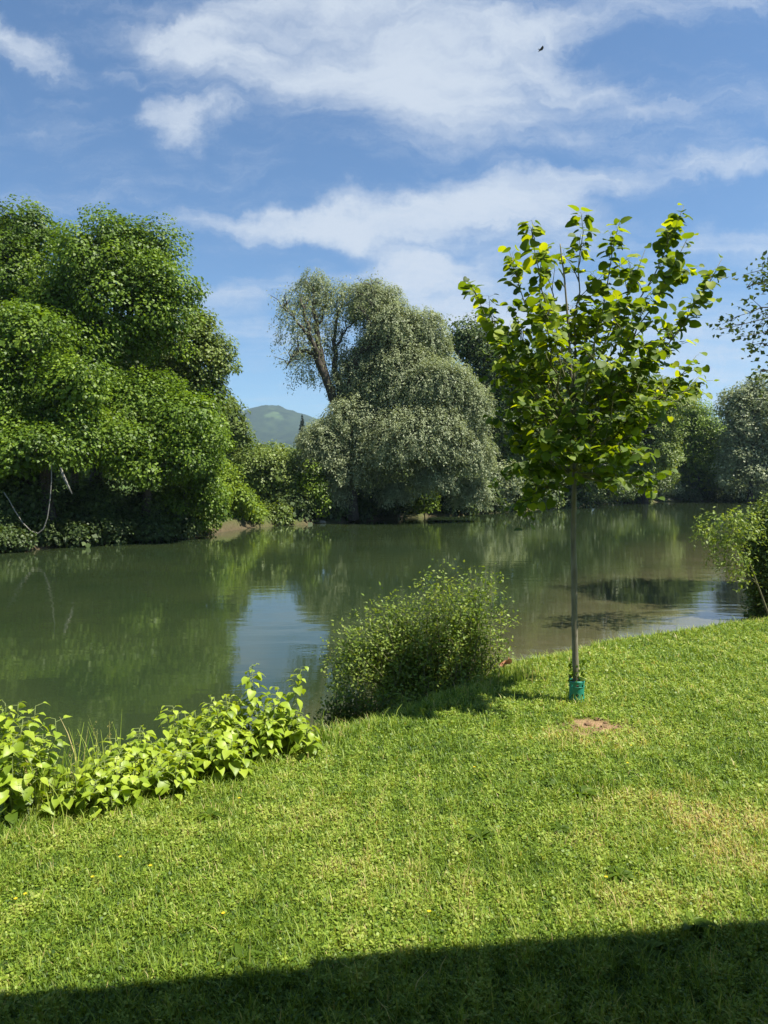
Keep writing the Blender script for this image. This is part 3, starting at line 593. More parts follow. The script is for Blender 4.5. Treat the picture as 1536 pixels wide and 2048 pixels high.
# ------------------------------------------------------------------ young linden with its guard
TB = on(1153, 1402, -.31); TB[2] = H(TB[0], TB[1])
def linden():
    D = TB[1]; root = empty('young_linden_tree', tuple(TB)); tag(root, 'young linden tree with slim straight trunk and large round leaves standing on the lawn', 'tree')
    tp = [(1153, 1402), (1151, 1330), (1149, 1240), (1149, 1150), (1147, 1080), (1149, 1000), (1150, 940), (1148, 860), (1146, 780), (1142, 700), (1138, 620), (1132, 540), (1128, 510), (1126, 480)]
    P_ = np.array([at(x, y, D) for x, y in tp]); P_[:, 1] += np.linspace(0, 1, len(P_)) ** 2 * .1
    s = np.linspace(0, len(P_) - 1, 60); pp = np.stack([np.interp(s, range(len(P_)), P_[:, j]) for j in range(3)], 1)
    pp[1:-1] = (pp[:-2] + pp[1:-1] * 2 + pp[2:]) / 4; pp[0, 2] -= .05
    hh = (pp[:, 2] - TB[2]) / 4.2; rad = np.interp(hh, [0, .05, .3, .5, .75, 1], [.032, .027, .0235, .019, .011, .003])
    rad = rad * (1 + .05 * np.sin(np.arange(60) * 1.7)) + np.where((s > 2.9) & (s < 3.2), .004, 0)
    tr = Soup(); tube(tr, pp, rad, 12); tr.build('trunk', M['smoothbark'], root, smooth=True)
    # boughs: height on trunk (px y), tip px, depth offset of the tip
    tips = [(900, (935, 562), -.1), (860, (1018, 500), .3), (800, (1062, 455), -.3), (840, (1240, 442), .2), (820, (1368, 412), .35), (860, (1378, 470), -.4), (900, (1445, 515), .2),
            (920, (1392, 712), -.2), (930, (1398, 752), .5), (780, (1162, 425), .3), (880, (975, 620), .5), (900, (1000, 690), -.5), (930, (1005, 780), .3), (940, (1035, 880), .1),
            (940, (1290, 800), -.5), (945, (1275, 870), .3), (950, (1290, 965), -.2), (950, (1060, 980), -.3), (940, (1240, 900), -.7), (930, (1080, 880), -.75), (920, (1200, 840), .8), (910, (1100, 800), .8),
            (860, (1300, 600), -.5), (850, (1080, 600), -.6), (820, (1220, 560), .6), (880, (1190, 700), -.8), (870, (1320, 700), .1), (800, (1290, 500), -.1), (760, (1090, 500), .2), (900, (1340, 650), .6), (945, (1190, 960), .4), (945, (1120, 940), .5), (930, (1010, 830), -.1), (935, (1030, 930), -.5), (940, (1080, 940), -.4), (945, (1230, 950), .2), (940, (1170, 900), -.6), (925, (1250, 840), -.5), (915, (1150, 820), -.7), (905, (1110, 740), .6), (900, (1240, 740), -.4), (890, (1060, 700), .2), (880, (1310, 690), -.3), (850, (1030, 620), .1), (840, (1180, 620), .5), (880, (1010, 740), -.2), (935, (1140, 880), -.8), (930, (1255, 900), .3), (930, (1040, 800), -.5), (915, (1250, 780), .1), (950, (1050, 1010), .1)]
    br = Soup(); lf = Soup(); tw = Soup(); ends = []
    for y0, (tx, ty), dz in tips:
        z0 = at(1148, y0, D)[2]; i = np.argmin(np.abs(pp[:, 2] - z0)); a = pp[i]; e = at(tx, ty, D + dz)
        n = 10; u = np.linspace(0, 1, n)[:, None]; mid = a + (e - a) * .5 + np.array([(e[0] - a[0]) * .12, (e[1] - a[1]) * .12, -.06 * abs(e[0] - a[0])])
        c = (1 - u) ** 2 * a + 2 * u * (1 - u) * mid + u ** 2 * e; c[1:-1] += rng.normal(size=(n - 2, 3)) * .012
        tube(br, c, np.linspace(.011, .002, n), 6); L = np.linalg.norm(e - a)
        ends.append((c, ty))
        for _ in range(int((4 + L * 5) if ty < 640 else (6 + L * 7))):
            f = rng.uniform(.25, .92); q = np.array([np.interp(f, u[:, 0], c[:, j]) for j in range(3)])
            dd = unit(rnd_dir(1)[0] * np.array([1, 1, .6]) + (e - a) / L * .9 + np.array([0, 0, .15])); l2 = rng.uniform(.12, .38) * (1.15 - f * .5)
            c2 = bend(q, q + dd * l2, .04, .04, 5); tube(br, c2, np.linspace(.004, .0012, 5), 4); ends.append((c2, ty))
    for c, ty in ends:
        seg = np.linalg.norm(np.diff(c, axis=0), axis=1).sum(); n = max(4, int(seg / .033)); long = seg > .45
        f = np.sort(rng.uniform(.35 if long else .15, 1.0, n)); f[-1] = 1
        if long: n2 = max(4, int(n * .55)); f = f[-n2:]; n = n2
        u = np.linspace(0, 1, len(c)); q = np.stack([np.interp(f, u, c[:, j]) for j in range(3)], 1)
        ax = unit(c[-1] - c[0]); side = np.cross(ax, [0, 0, 1]); side = side / (np.linalg.norm(side) + 1e-6); sg = np.where(np.arange(n) % 2, 1, -1)[:, None]
        pd = unit(side * sg * .9 + ax * .5 + np.array([0, 0, .15]) + rng.normal(size=(n, 3)) * .3); pe = q + pd * rng.uniform(.03, .055, n)[:, None]
        for A, B in zip(q, pe): tube(tw, [A, B], [.0011, .0009], 3, cap=False)
        up = np.array([0, 0, 1.0]); nr = unit(up * .85 + rng.normal(size=(n, 3)) * .42 + pd * .3 + np.array([.1, -.2, 0]))
        dr = unit(pd * .9 + np.array([0, 0, -.45]) + rng.normal(size=(n, 3)) * .25)
        top = (700 - ty) / 600; t = np.clip(rng.normal(.58 + .22 * top, .2, n), 0, 1)  # higher boughs tinted lighter: backlight and crown self-shade put into leaf colour
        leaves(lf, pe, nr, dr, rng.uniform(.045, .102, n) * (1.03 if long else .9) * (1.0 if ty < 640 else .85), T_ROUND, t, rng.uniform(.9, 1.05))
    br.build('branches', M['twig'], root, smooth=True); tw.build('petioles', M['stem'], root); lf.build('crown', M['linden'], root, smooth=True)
    # shoots at the foot
    sh = Soup(); n = 70; a = rng.uniform(0, 6.283, n); P2 = np.stack([TB[0] + .05 * np.cos(a), TB[1] + .05 * np.sin(a), TB[2] + rng.uniform(.17, .36, n)], 1)
    leaves(sh, P2, rnd_dir(n) + np.array([0, 0, .6]), np.stack([np.cos(a), np.sin(a), np.full(n, .5)], 1), rng.uniform(.02, .045, n), T_KNOT, rng.uniform(.1, .5, n)); sh.build('basal_shoots', M['linden'], root)
linden()
def guard():
    root = empty('tree_guard', tuple(TB)); tag(root, 'short green plastic tube guard around the foot of the young linden', 'tree guard')
    so = Soup(); m = 40; hgt = .20; r0 = .063; rows = [0, .012, .03, .05, .07, .09, .11, .13, .15, .17, .188, hgt]
    a0, a1 = R(100), R(100 + 348); th = np.linspace(a0, a1, m)
    V = []; off = [(r0, 0), (r0 - .0035, 0)]
    for ins, _ in off:
        for z in rows:
            rr = ins * (1 + .03 * z / hgt) + (.0025 if z in (0, hgt, .012, .188) and ins == r0 else 0)
            V += [(TB[0] + rr * math.cos(t_), TB[1] + rr * math.sin(t_), TB[2] - .005 + z + .002 * math.sin(3 * t_)) for t_ in th]
    k = len(rows); F = []
    def hole(i, j): return i in (4, 8) and j % 5 in (2, 3)
    for i in range(k - 1):
        for j in range(m - 1):
            if hole(i, j): continue
            a = i * m + j; F.append([a, a + 1, a + m + 1, a + m]); b = k * m + a; F.append([b, b + m, b + m + 1, b + 1])
    for j in range(m - 1):
        for i, fl in ((0, 0), (k - 1, 1)):
            a = i * m + j; b = k * m + a; F.append([a, b, b + 1, a + 1] if not fl else [a, a + 1, b + 1, b])
    so.add(np.array(V), np.array(F)); so.build('sleeve', M['guard'], root, smooth=False)
    so = Soup()
    for z in (.05, .15):
        t2 = np.linspace(0, 6.283, 30); tube(so, np.stack([TB[0] + (r0 + .004) * np.cos(t2), TB[1] + (r0 + .004) * np.sin(t2), np.full(30, TB[2] + z - .005)], 1), .002, 5, cap=False)
    so.build('tie_band', M['guard'], root)
guard()

# ------------------------------------------------------------------ leafy shrubs on the near bank
def shrub(name, label, centre, spread, tips, nst, leaf, m='shrub', per=.03, tb=0, group=None, narrow=True, droop=0.0, cat='shrub'):
    """many thin stems from a rooted patch to tips sampled in ellipsoids"""
    b = np.array([centre[0], centre[1], H(centre[0], centre[1])]); root = empty(name, tuple(b)); tag(root, label, cat, group)
    st = Soup(); lf = Soup(); vol = np.array([t[1][0] * t[1][2] for t in tips]); pk = rng.choice(len(tips), nst, p=vol / vol.sum())
    for i in range(nst):
        c, r = tips[pk[i]]; d = rnd_dir(1)[0]; e = c + d * r * rng.uniform(.45, 1.0)
        o = b + np.array([rng.uniform(-1, 1) * spread[0], rng.uniform(-1, 1) * spread[1], 0]); o = o * .6 + .4 * np.array([e[0], e[1], 0]) * np.array([1, 1, 0]) + .4 * np.array([0, 0, b[2]]); o[2] = H(o[0], o[1]) - .02
        n = 8; u = np.linspace(0, 1, n)[:, None]; md = o + (e - o) * .5; md[2] += .2 * (e[2] - o[2]) + droop; cc = (1 - u) ** 2 * o + 2 * u * (1 - u) * md + u ** 2 * e
        cc[1:] += rng.normal(size=(n - 1, 3)) * .012; tube(st, cc, np.linspace(.006, .0015, n), 4, cap=False)
        L = np.linalg.norm(e - o); k = int(L / per); tw = rng.uniform(.22, 1.0, k)
        q = np.stack([np.interp(tw, u[:, 0], cc[:, j]) for j in range(3)], 1)
        # side twigs carry most leaves
        sd_ = rnd_dir(k) * np.array([1, 1, .7]) + np.array([0, 0, .4]); q = q + unit(sd_) * (rng.random(k) ** .7 * .16 * np.clip(L, .4, 1.3))[:, None]
        dr = unit(sd_ + np.array([0, 0, -.1 - droop]) + rng.normal(size=(k, 3)) * .4); nr = unit(np.array([0, 0, .8]) + rng.normal(size=(k, 3)) * .6)
        cl = rng.normal(.5 + tb, .12)
        leaves(lf, q, nr, dr, leaf * rng.uniform(.6, 1.3, k), T_NARROW if narrow else T_KNOT, np.clip(cl + rng.normal(0, .18, k), 0, 1), 2.0 if narrow else 1)
    st.build('stems', M['twig'], root); lf.build('foliage', M[m], root)
    return root
def tl(L, D): return px_lobes(L, D)
shrub('willow_shrub', 'bushy light-green shrub at the lawn edge in front of the river, left of the linden', at(850, 1390, 7.4)[:2], (.7, .45),
      tl([(930, 1215, 62, 62), (840, 1250, 85, 62, .1), (740, 1275, 72, 62), (900, 1300, 115, 60, -.2), (860, 1385, 110, 26, -.75), (930, 1350, 70, 28, -.6), (790, 1335, 110, 60, -.2), (975, 1290, 60, 55), (700, 1310, 48, 50), (830, 1375, 90, 35, -.35), (910, 1360, 75, 28, -.5), (955, 1160, 20, 32), (765, 1205, 18, 28), (915, 1165, 16, 26), (850, 1180, 20, 26), (1005, 1215, 22, 24), (670, 1290, 20, 22), (800, 1215, 14, 30), (1025, 1245, 14, 14), (980, 1170, 10, 40), (880, 1160, 10, 30), (730, 1220, 10, 34), (690, 1265, 10, 24), (650, 1300, 14, 10)], 7.7), 400, .041, per=.0150, tb=.14)
shrub('willow_shrub', 'low shaded shrub at the foot of the light-green shrub, on its river side', at(700, 1440, 6.4)[:2], (.3, .2),
      tl([(700, 1400, 60, 40), (660, 1430, 40, 30), (760, 1410, 50, 30)], 6.3), 90, .035, 'shrub', per=.016, tb=-.3)  # linden's shadow on this low growth put into its darker leaf tint
tree('riverside_shrub', 'sparse yellow-green shrub with arching shoots over the water at the right edge', 'shrub', 1562, 14.5,
     [(1440, 1030, 40, 14), (1405, 1062, 12, 22), (1450, 1062, 30, 22), (1490, 1050, 24, 36), (1452, 1120, 10, 50), (1425, 1100, 8, 24), (1480, 1120, 16, 50)], 0, 0, 'shrub', .028, kind='strand', bark='twig', tbias=.22, count=185, length=.5, leaf=.078, per=11, spread=.25, soft=.2)
shrub('riverside_shrub', 'dense dark green shrub behind the yellow-green one, cut by the right edge', at(1580, 1225, 17)[:2], (.7, .6),
      tl([(1550, 1050, 50, 60), (1535, 1130, 38, 60), (1600, 1100, 90, 110), (1550, 1190, 42, 45), (1530, 1010, 30, 24), (1505, 1080, 20, 50), (1512, 1170, 16, 40)], 17), 360, .10, 'feather', per=.020, tb=-.05)
def right_tree():
    base = np.array([13.8, 19.5, 0]); base[2] = H(13.8, 19.5); root = empty('alder_tree', tuple(base)); tag(root, 'tree beyond the right edge whose leafy twigs reach into the sky at right', 'tree')
    k = 1.0; lobes = [(np.array([13.4, 19.5, 8.6]), np.array([2.3, 2.6, 1.9])), (np.array([13.2, 19.8, 6.2]), np.array([1.9, 2.2, 1.3])), (np.array([14.5, 19.8, 5.0]), np.array([2.6, 2.6, 1.6])), (np.array([13.4, 19.0, 9.4]), np.array([1.9, 2.0, 1.5]))]
    tr, lm = trunk_limbs(base, lobes, .2)
    so = crown_soup(lobes, .10, .5, .8)
    for (x0, y0), (x1, y1) in [((1640, 560), (1480, 575)), ((1660, 640), (1445, 655)), ((1640, 600), (1510, 540)), ((1640, 700), (1490, 690)), ((1660, 770), (1508, 740)), ((1650, 620), (1462, 632)), ((1640, 660), (1500, 668)), ((1650, 790), (1530, 790)), ((1650, 540), (1525, 525))]:
        D = 15.5 + rng.uniform(-.6, .6); ln = bend(at(x0, y0, D + 1.2), at(x1 + 14, y1, D), .05, .03, 9); tube(lm, ln, np.linspace(.03, .005, 9), 5)
        for j in range(3, 9):
            for _ in range(2):
                e = ln[j] + rnd_dir(1)[0] * np.array([.35, .4, .2]) * rng.uniform(.3, 1.1); tube(lm, [ln[j], e], [.008, .003], 4)
                n = 9; q = e + rng.normal(size=(n, 3)) * .10
                leaves(so, q, np.array([0, 0, .8]) + rng.normal(size=(n, 3)) * .5, rnd_dir(n) + np.array([0, 0, -.4]), rng.uniform(.07, .13, n), T_DIAMOND, rng.uniform(.1, .6, n))
    tr.build('trunk', M['bark'], root, smooth=True); lm.build('limbs', M['bark'], root, smooth=True); so.build('crown', M['dark'], root)
right_tree()

# ------------------------------------------------------------------ knotweed along the lawn edge
def knotweed(x, y, hgt, label, group, lean=0, nst=4, sz=1.0, tb=0):
    z = H(x, y); root = empty('knotweed_plant', (x, y, z)); tag(root, label, 'plant', group)
    st = Soup(); lf = Soup()
    for i in range(nst):
        o = np.array([x + rng.normal(0, .05), y + rng.normal(0, .05), z - .02]); h = hgt * rng.uniform(.65, 1.05)
        e = o + np.array([lean + rng.normal(0, .13) * h, rng.normal(-.03, .12) * h, h]); c = bend(o, e, 0, .03, 8); tube(st, c, np.linspace(.006, .002, 8), 6)
        k = int(h / .027) + 4; f = np.linspace(.18, 1, k) ** .85; q = np.stack([np.interp(f, np.linspace(0, 1, 8), c[:, j]) for j in range(3)], 1)
        a = rng.uniform(0, 6.28) + np.arange(k) * 2.4 + rng.normal(0, .3, k); o2 = np.stack([np.cos(a), np.sin(a), np.full(k, .22)], 1)
        pe = q + unit(o2) * rng.uniform(.02, .06, k)[:, None]
        for A, B in zip(q, pe): tube(st, [A, B], [.0022, .0016], 4, cap=False)
        nr = unit(np.array([0, 0, 1.0]) + rng.normal(size=(k, 3)) * .28 + o2 * .25); s = sz * np.interp(f, [0, .6, .9, 1], [.07, .088, .068, .035]) * rng.uniform(.6, 1.2, k)
        leaves(lf, pe, nr, o2 + np.array([0, 0, -.15]) + rng.normal(size=(k, 3)) * .15, s, T_KNOT, np.clip(.30 + .45 * f + rng.normal(0, .2, k) + tb, 0, 1))
    st.build('stems', M['stem'], root, smooth=True); lf.build('leaves', M['knot'], root, smooth=True)
CL = 'bright green broad-leaved knotweed plant in the low thicket along the lawn edge, bottom left'
GR = 'knotweed plants in the thicket along the lawn edge'
for px, py, hgt in [(150, 1600, .34), (185, 1625, .30), (215, 1590, .40), (250, 1610, .32), (285, 1570, .40), (300, 1540, .48), (330, 1560, .42), (235, 1640, .24), (360, 1530, .50), (385, 1560, .38), (410, 1520, .50), (330, 1510, .52), (440, 1530, .44), (465, 1510, .46), (490, 1530, .32), (510, 1510, .38), (540, 1505, .34), (565, 1500, .32), (590, 1495, .27), (430, 1490, .56), (270, 1530, .48), (205, 1550, .48), (340, 1600, .26), (160, 1640, .22), (390, 1490, .56), (300, 1610, .25), (420, 1560, .30), (180, 1570, .45), (250, 1570, .42), (370, 1580, .30), (560, 1470, .4), (460, 1560, .24)]:
    p = on(px, py + 20, -.30); knotweed(p[0], p[1], hgt, CL, GR, sz=.95)
for px, py, hgt, lb in [(520, 1500, .66, 'tallest knotweed plant at the river end of the thicket, its top against the sky reflection'), (465, 1500, .56, 'second tall knotweed plant, just left of the tallest one'),
                        (5, 1600, .98, 'tall knotweed plant at the left edge of the lawn, its top over the river'), (-30, 1640, .92, 'tall knotweed plant cut by the left edge of the photo'), (40, 1660, .55, 'shorter knotweed plant in front of the tall one at the left edge'),
                        (45, 1620, .80, 'upright knotweed plant just right of the tall left-edge one'), (105, 1590, .68, 'pale slender knotweed plant between the left-edge group and the low thicket')]:
    p = on(px, py + 20, -.30); knotweed(p[0], p[1], hgt, lb, None, sz=.95)
shrub('weed_plant', 'grey-green small-leaved weed between the left-edge knotweed and the thicket', on(95, 1600, -.3)[:2], (.12, .08), tl([(80, 1500, 45, 50), (110, 1540, 40, 50), (60, 1560, 30, 40)], 4.6), 30, .03, 'shrub', per=.014, tb=-.1, cat='plant')
shrub('weed_plant', 'dark low weed at the river end of the knotweed thicket', on(630, 1500, -.35)[:2], (.12, .08), tl([(610, 1470, 40, 25), (650, 1460, 30, 20), (590, 1490, 30, 20)], 5.7), 40, .03, 'dark', per=.014, tb=.1, cat='plant')
shrub('weed_plant', 'low nettle-like weed in front of the thicket at the far left', on(30, 1650, -.28)[:2], (.12, .06), tl([(20, 1610, 50, 35), (70, 1625, 35, 25)], 4.05), 26, .03, 'dark', per=.014, tb=.15, cat='plant')
def grass_tuft(px, py, hgt, n, label, tb, spread=.12, group=None):
    p = on(px, py, -.3); z = H(p[0], p[1]); root = empty('grass_tuft', (p[0], p[1], z)); tag(root, label, 'grass tuft', group); so = Soup()
    for i in range(n):
        o = np.array([p[0] + rng.normal(0, spread), p[1] + rng.normal(0, spread), 0]); o[2] = H(o[0], o[1]); h = hgt * rng.uniform(.4, 1.1); d = rnd_dir(1)[0] * np.array([1, 1, 0])
        u = np.linspace(0, 1, 6)[:, None]; c = o + np.array([0, 0, 1]) * u * h + d * (u ** 2) * h * rng.uniform(.05, .5); c[:, 2] -= (u[:, 0] ** 3) * h * .15
        wv = np.cross(unit(d + 1e-6), [0, 0, 1]); wd = (.004 * (1 - u ** 1.5) + .0006) * rng.uniform(.5, 1.2)
        V = np.stack([c - wv * wd, c + wv * wd], 1).reshape(-1, 3); F = np.array([[2 * k, 2 * k + 1, 2 * k + 3, 2 * k + 2] for k in range(5)]); so.add(V, F, np.clip(rng.normal(.5 + tb, .15), 0, 1))
        if rng.random() < .10:
            m = 14; q = c[-1] - np.array([0, 0, 1]) * rng.uniform(0, .12, m)[:, None] + rng.normal(size=(m, 3)) * .008; leaves(so, q, rnd_dir(m), rnd_dir(m) + np.array([0, 0, 1]), .014, T_NARROW, .95)
    so.build('blades', M['grass'], root)
grass_tuft(110, 1640, .50, 160, 'tall grass tuft with seed heads between the left knotweed and the thicket', .05, .13)
grass_tuft(70, 1580, .45, 90, 'grass tuft with pale stalks behind the left-edge knotweed', .22, .12)
grass_tuft(230, 1580, .65, 50, 'thin seeding grass stalks standing over the knotweed thicket', .2, .16)
grass_tuft(1040, 1350, .25, 120, 'wispy grass tuft at the right foot of the light-green shrub', .15, .15)
grass_tuft(620, 1500, .22, 160, 'dark grass tuft between the thicket and the light-green shrub', -.2, .14)
grass_tuft(1150, 1404, .12, 70, 'short grass tuft around the base of the green tree guard', .1, .09)
grass_tuft(1385, 1600, .10, 60, 'coarse grass tuft in the dry patch at the right', .3, .05)
grass_tuft(1200, 1610, .10, 70, 'dark coarse grass tuft in the middle of the lawn', -.05, .08)

# ------------------------------------------------------------------ lawn
def lawn():
    so = Soup(); n = 1100000
    y = 1.9 + (rng.random(n) ** 1.35) * 11.5; x = rng.uniform(-.62, .62, n) * y + rng.normal(0, .15, n)
    P_ = np.stack([x, y], 1); d = sdist(P_, EDGE); keep = (d < .55 - .5 * (x > 2)) & (x < 9) & (x > -5)
    # even out density: it is uniform in the view fan, thinner with distance
    bare = bare_amount(P_); keep &= rng.random(n) > bare * 1.15; dry = dryness(P_); keep &= rng.random(n) > dry * .25
    P_, d, dry, y = P_[keep], d[keep], dry[keep], y[keep]
    z = height(P_); n = len(P_); p3 = np.column_stack([P_, z - .004])
    sc = np.clip(y / 4.5, .75, 2.0)                                  # farther blades stand for small tufts
    wp = P_ + .25 * np.stack([vnoise(P_, 4, 81), vnoise(P_, 4.3, 82)], 1) + .08 * np.stack([vnoise(P_, 13, 83), vnoise(P_, 14, 84)], 1)
    patch = .5 + .45 * vnoise(wp, 6.5, 71) + .3 * vnoise(wp, 15, 75); patch2 = .5 + .5 * vnoise(wp, 1.9, 72)
    kind = rng.random(n); clov = kind < .40 + .45 * (patch - .5); wq = P_ + .045 * np.stack([vnoise(P_, 19, 85), vnoise(P_, 23, 86)], 1); tuft = .5 + .55 * vnoise(wq, 34, 73) + .4 * vnoise(wq, 71, 74)
    base_t = .48 + .30 * (patch - .5) + .22 * (patch2 - .5) + .55 * dry + .40 * (tuft - .5)
    bl = ~clov; m = bl.sum(); q = p3[bl]; edge = np.clip((d[bl] + .5) * 1.2, 0, 1)
    h = rng.gamma(5, .0056, m) * (1 + 1.3 * edge) * (.55 + .9 * np.clip(tuft[bl], 0, 1.2)); h = np.clip(h, .008, .15)
    a = rng.uniform(0, 6.283, m); lean = rng.uniform(.15, 1.1, m); dv = np.stack([np.cos(a), np.sin(a), np.zeros(m)], 1); wv = np.stack([-np.sin(a), np.cos(a), np.zeros(m)], 1)
    wd = (rng.uniform(.0013, .0030, m) * sc[bl])[:, None]; h = h[:, None]; lean = lean[:, None]; up = np.array([0, 0, 1.0])
    p1 = q + up * h * .62 + dv * h * lean * .35; p2 = q + up * h * .93 + dv * h * lean
    V = np.stack([q - wv * wd, q + wv * wd, p1 - wv * wd * .8, p1 + wv * wd * .8, p2], 1).reshape(-1, 3); o = (np.arange(m) * 5)[:, None]
    t = np.clip(base_t[bl] + rng.normal(0, .14, m) + (rng.random(m) < .05 + .35 * dry[bl]) * .35, 0, 1)
    so.add(V, [o + np.array([[0, 1, 3, 2]]), o + np.array([[2, 3, 4]])], np.repeat(t, 5))
    c = p3[clov]; m = len(c); c = c + np.stack([np.zeros(m), np.zeros(m), rng.uniform(.004, .030, m) * (.4 + 1.1 * np.clip(tuft[clov], 0, 1.2))], 1)
    leaves(so, c, up + rng.normal(size=(m, 3)) * .38, rnd_dir(m) * np.array([1, 1, .1]), rng.uniform(.009, .021, m) * sc[clov] ** .7, T_CLOVER, np.clip(base_t[clov] - .06 + rng.normal(0, .16, m), 0, .8))
    o = so.build('grass', M['grass']); tag(o, 'mown lawn of grass and clover with dry patches', 'grass', kind='stuff')
    # broad weed leaves scattered in rosettes are part of the sward
lawn()
def rosette(px, py, r, label, n=11, tb=0):
    p = on(px, py, -.22); z = H(p[0], p[1]); so = Soup(); a = np.linspace(0, 6.283, n, endpoint=False) + rng.normal(0, .2, n)
    o = np.stack([np.cos(a), np.sin(a), np.full(n, .25)], 1); q = np.array([p[0], p[1], z + .02]) + o * .01
    leaves(so, q, np.array([0, 0, 1.0]) + rng.normal(size=(n, 3)) * .2 - o * .2, o, r * rng.uniform(.7, 1.15, n), T_KNOT, np.clip(rng.normal(.42 + tb, .1, n), 0, 1), .5)
    tag(so.build('weed_rosette', M['linden'], loc=(p[0], p[1], z), smooth=True), label, 'weed', 'weed rosettes in the lawn')
for px, py, r in [(1165, 1600, .09), (1110, 1580, .07), (960, 1700, .07), (1240, 1790, .08), (420, 1650, .07), (820, 1440, .05), (690, 1600, .06), (1500, 1380, .07), (1440, 1400, .05), (1380, 1900, .09), (560, 1900, .05), (1290, 1960, .08), (1120, 1680, .06), (480, 1980, .08)]:
    rosette(px, py, r, 'small flat rosette of broad weed leaves in the mown lawn')
def dandelion(px, py):
    p = on(px, py, -.2); z = H(p[0], p[1]); root = empty('yellow_flower', (p[0], p[1], z)); tag(root, 'tiny yellow flower head in the mown lawn', 'flower', 'yellow flowers in the lawn')
    s = Soup(); top = np.array([p[0] + rng.normal(0, .01), p[1], z + rng.uniform(.035, .055)]); tube(s, [np.array([p[0], p[1], z]), top], .0012, 5); s.build('stem', M['stem'], root)
    f = Soup(); n = 22; a = rng.uniform(0, 6.283, n); o = np.stack([np.cos(a), np.sin(a), rng.uniform(.1, .9, n)], 1); leaves(f, np.repeat(top[None], n, 0), np.array([0, 0, 1.0]) - o * .3, o, .009, T_CLOVER, rng.random(n), .5); f.build('flower_head', M['flower'], root)
for px, py in [(55, 1832), (28, 1840), (190, 1790), (440, 1880), (1262, 1492), (480, 1610), (300, 1770), (1255, 1535), (950, 1545), (240, 1745), (860, 1870), (1210, 1800)]: dandelion(px, py)
def deadleaf(px, py, depth, s, label, nm='dead_leaves', n=6):
    c = at(px, py, depth); so = Soup(); q = c + rng.normal(size=(n, 3)) * s * .35; leaves(so, q, rnd_dir(n), rnd_dir(n), s, T_KNOT, rng.random(n)); tag(so.build(nm, M['dead'], loc=c, smooth=True), label, 'dead leaves')
deadleaf(1015, 1322, 7.45, .07, 'rust-brown withered leaves caught at the right side of the light-green shrub')
def clod(c, r):
    rock('soil_clod', c, r, 'small brown clod of soil in the bare spot by the linden', 'soil clods in the bare spot')
for k in range(9):
    x, y = BARE_C + rng.normal(0, .09, 2) * np.array([1.3, .9]); s = rng.uniform(.008, .022); clod((x, y, H(x, y) + s * .2), (s * 1.3, s, s * .7))
for o in [o for o in bpy.data.objects if o.name.startswith('soil_clod')]:
    o.data.materials.clear(); o.data.materials.append(M['timber'])

# ------------------------------------------------------------------ bird
def bird():
    c = at(1082, 99, 60); root_s = Soup(); L = .34
    prof = [(-.5, .005), (-.42, .03), (-.2, .05), (.0, .06), (.2, .05), (.33, .03), (.4, .036), (.47, .022), (.54, .003)]
    tube(root_s, np.array([c + np.array([s * L * .9, s * L * .2, .02 * s]) for s, _ in prof]), [r for _, r in prof], 10)
    f = unit(np.array([.9, .2, 0])); w = np.array([-f[1], f[0], 0])
    for sg in (1, -1):
        P0 = [(.12, 0, 0), (.16, .14, .05), (.08, .30, .075), (-.06, .44, .05), (-.06, .30, .06), (-.08, .15, .04), (-.10, 0, 0)]
        T_ = np.array([c + f * a + (w * sg) * b + np.array([0, 0, z]) for a, b, z in P0]); B_ = T_ - np.array([0, 0, .008])
        k = len(P0); fs = [np.array([list(range(k))]), np.array([[k + q for q in range(k)][::-1]])]; side = np.array([[q, k + q, k + (q + 1) % k, (q + 1) % k] for q in range(k)])
        root_s.add(np.concatenate([T_, B_]), fs + [side])
    V = np.array([c + f * a + w * b + np.array([0, 0, z]) for a, b, z in [(-.12, -.02, .004), (-.12, .02, .004), (-.25, .05, .004), (-.25, -.05, .004), (-.12, -.02, -.004), (-.12, .02, -.004), (-.25, .05, -.004), (-.25, -.05, -.004)]])
    root_s.add(V, np.array([[0, 1, 2, 3], [7, 6, 5, 4], [0, 4, 5, 1], [1, 5, 6, 2], [2, 6, 7, 3], [3, 7, 4, 0]]))
    tag(root_s.build('bird', M['bird'], loc=c, smooth=False), 'small dark bird gliding high in front of the clouds', 'bird')
bird()

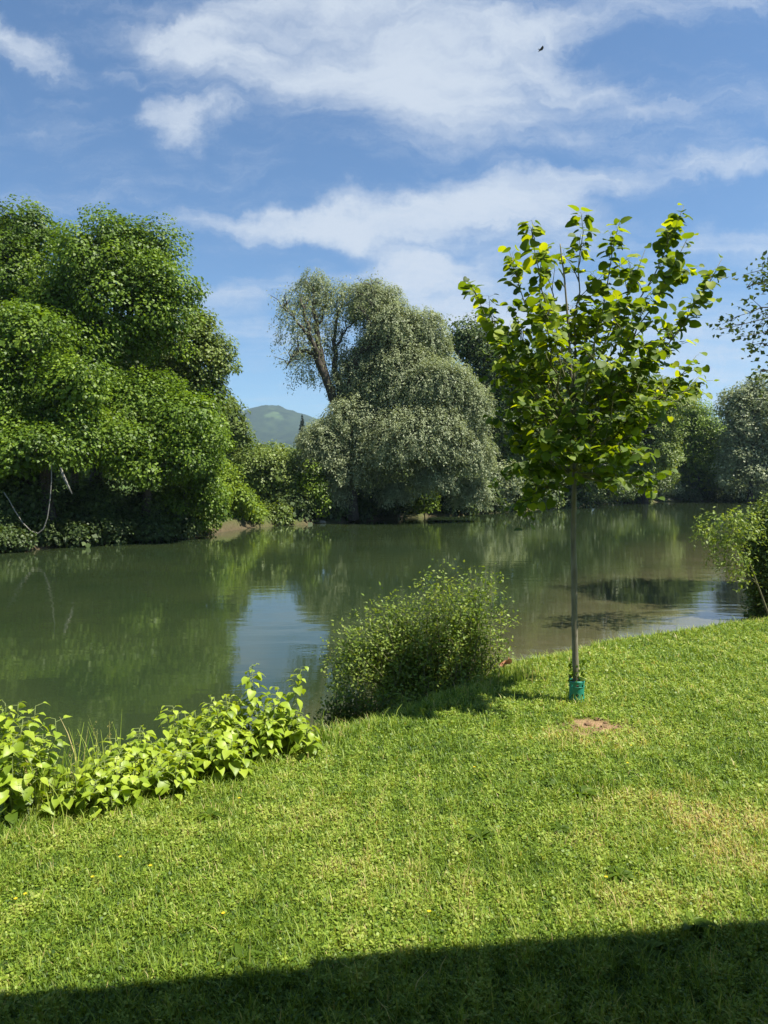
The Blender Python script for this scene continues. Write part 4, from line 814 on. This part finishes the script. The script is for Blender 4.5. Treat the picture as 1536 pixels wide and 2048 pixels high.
# ------------------------------------------------------------------ house behind the camera whose eaves shade the foreground lawn
def box_soup(so, lo, hi):
    x0, y0, z0 = lo; x1, y1, z1 = hi
    V = np.array([(x0, y0, z0), (x1, y0, z0), (x1, y1, z0), (x0, y1, z0), (x0, y0, z1), (x1, y0, z1), (x1, y1, z1), (x0, y1, z1)])
    so.add(V, np.array([[0, 3, 2, 1], [4, 5, 6, 7], [0, 1, 5, 4], [1, 2, 6, 5], [2, 3, 7, 6], [3, 0, 4, 7]]))
def house():
    ez = 3.45
    A = on(0, 2004, -.13); B = on(1536, 1868, -.13); k = (ez + .13) / to_sun[2]
    A = A + to_sun * k; B = B + to_sun * k; ang = math.atan2(B[1] - A[1], B[0] - A[0])
    root = empty('house', (A[0], A[1], 0), ang); tag(root, 'house behind the viewpoint whose eaves shade the lawn in the foreground', 'house')
    def part(nm, boxes, m):
        so = Soup()
        for lo, hi in boxes: box_soup(so, lo, hi)
        o = mesh_np(nm, np.concatenate(so.v), [np.concatenate(f) for f in so.f.values()], M[m]); o.parent = root; return o
    xs = -6.0; st = np.dot(on(655, 1915, -.13)[:2] + to_sun[:2] * k - A[:2], [math.cos(ang), math.sin(ang)])
    part('eaves_slab', [((-7, -3.8, ez), (st, -.02, ez + .16)), ((st, -3.8, ez), (9, .035, ez + .16))], 'concrete')
    so = Soup(); V = np.array([(-7.2, -.1, ez + .165), (9.2, -.1, ez + .165), (9.2, -5.6, ez + 2.6), (-7.2, -5.6, ez + 2.6), (9.2, -11.2, ez + .165), (-7.2, -11.2, ez + .165)])
    so.add(V, [np.array([[0, 1, 2, 3], [3, 2, 4, 5], [0, 5, 4, 1]]), np.array([[0, 3, 5], [1, 4, 2]])]); o = mesh_np('roof', V, [f for f in [np.array([[0, 1, 2, 3], [3, 2, 4, 5], [0, 5, 4, 1]]), np.array([[0, 3, 5], [1, 4, 2]])]], M['timber']); o.parent = root
    part('wall', [((-7, -11, -.3), (9, -3.8, ez - .004))], 'render')
    part('door', [((.2, -3.8, .02), (1.2, -3.75, 2.1))], 'timber')
    for x in (-4.5, 3.5, 6.5):
        f = part('window', [((x, -3.8, .9), (x + 1.3, -3.74, 1.0)), ((x, -3.8, 2.1), (x + 1.3, -3.74, 2.2)), ((x, -3.8, 1.0), (x + .1, -3.74, 2.1)), ((x + 1.2, -3.8, 1.0), (x + 1.3, -3.74, 2.1))], 'timber')
        g_ = part('pane', [((x + .1, -3.8, 1.0), (x + 1.2, -3.77, 2.1))], 'glass'); g_.parent = f
house()

# ------------------------------------------------------------------ air
HAZE = True
if HAZE:
    so = Soup(); box_soup(so, (-6100, -450, -5), (6100, 8100, 345))
    m, t, out = mat('thin_summer_haze'); v = N(t, 'ShaderNodeVolumePrincipled'); v.inputs['Color'].default_value = (.6, .78, 1.0, 1); v.inputs['Density'].default_value = .00013; v.inputs['Anisotropy'].default_value = .2
    link(t, v.outputs[0], out.inputs['Volume'])
    o = so.build('haze', m); tag(o, 'thin blue summer haze over the valley', 'haze', kind='stuff')
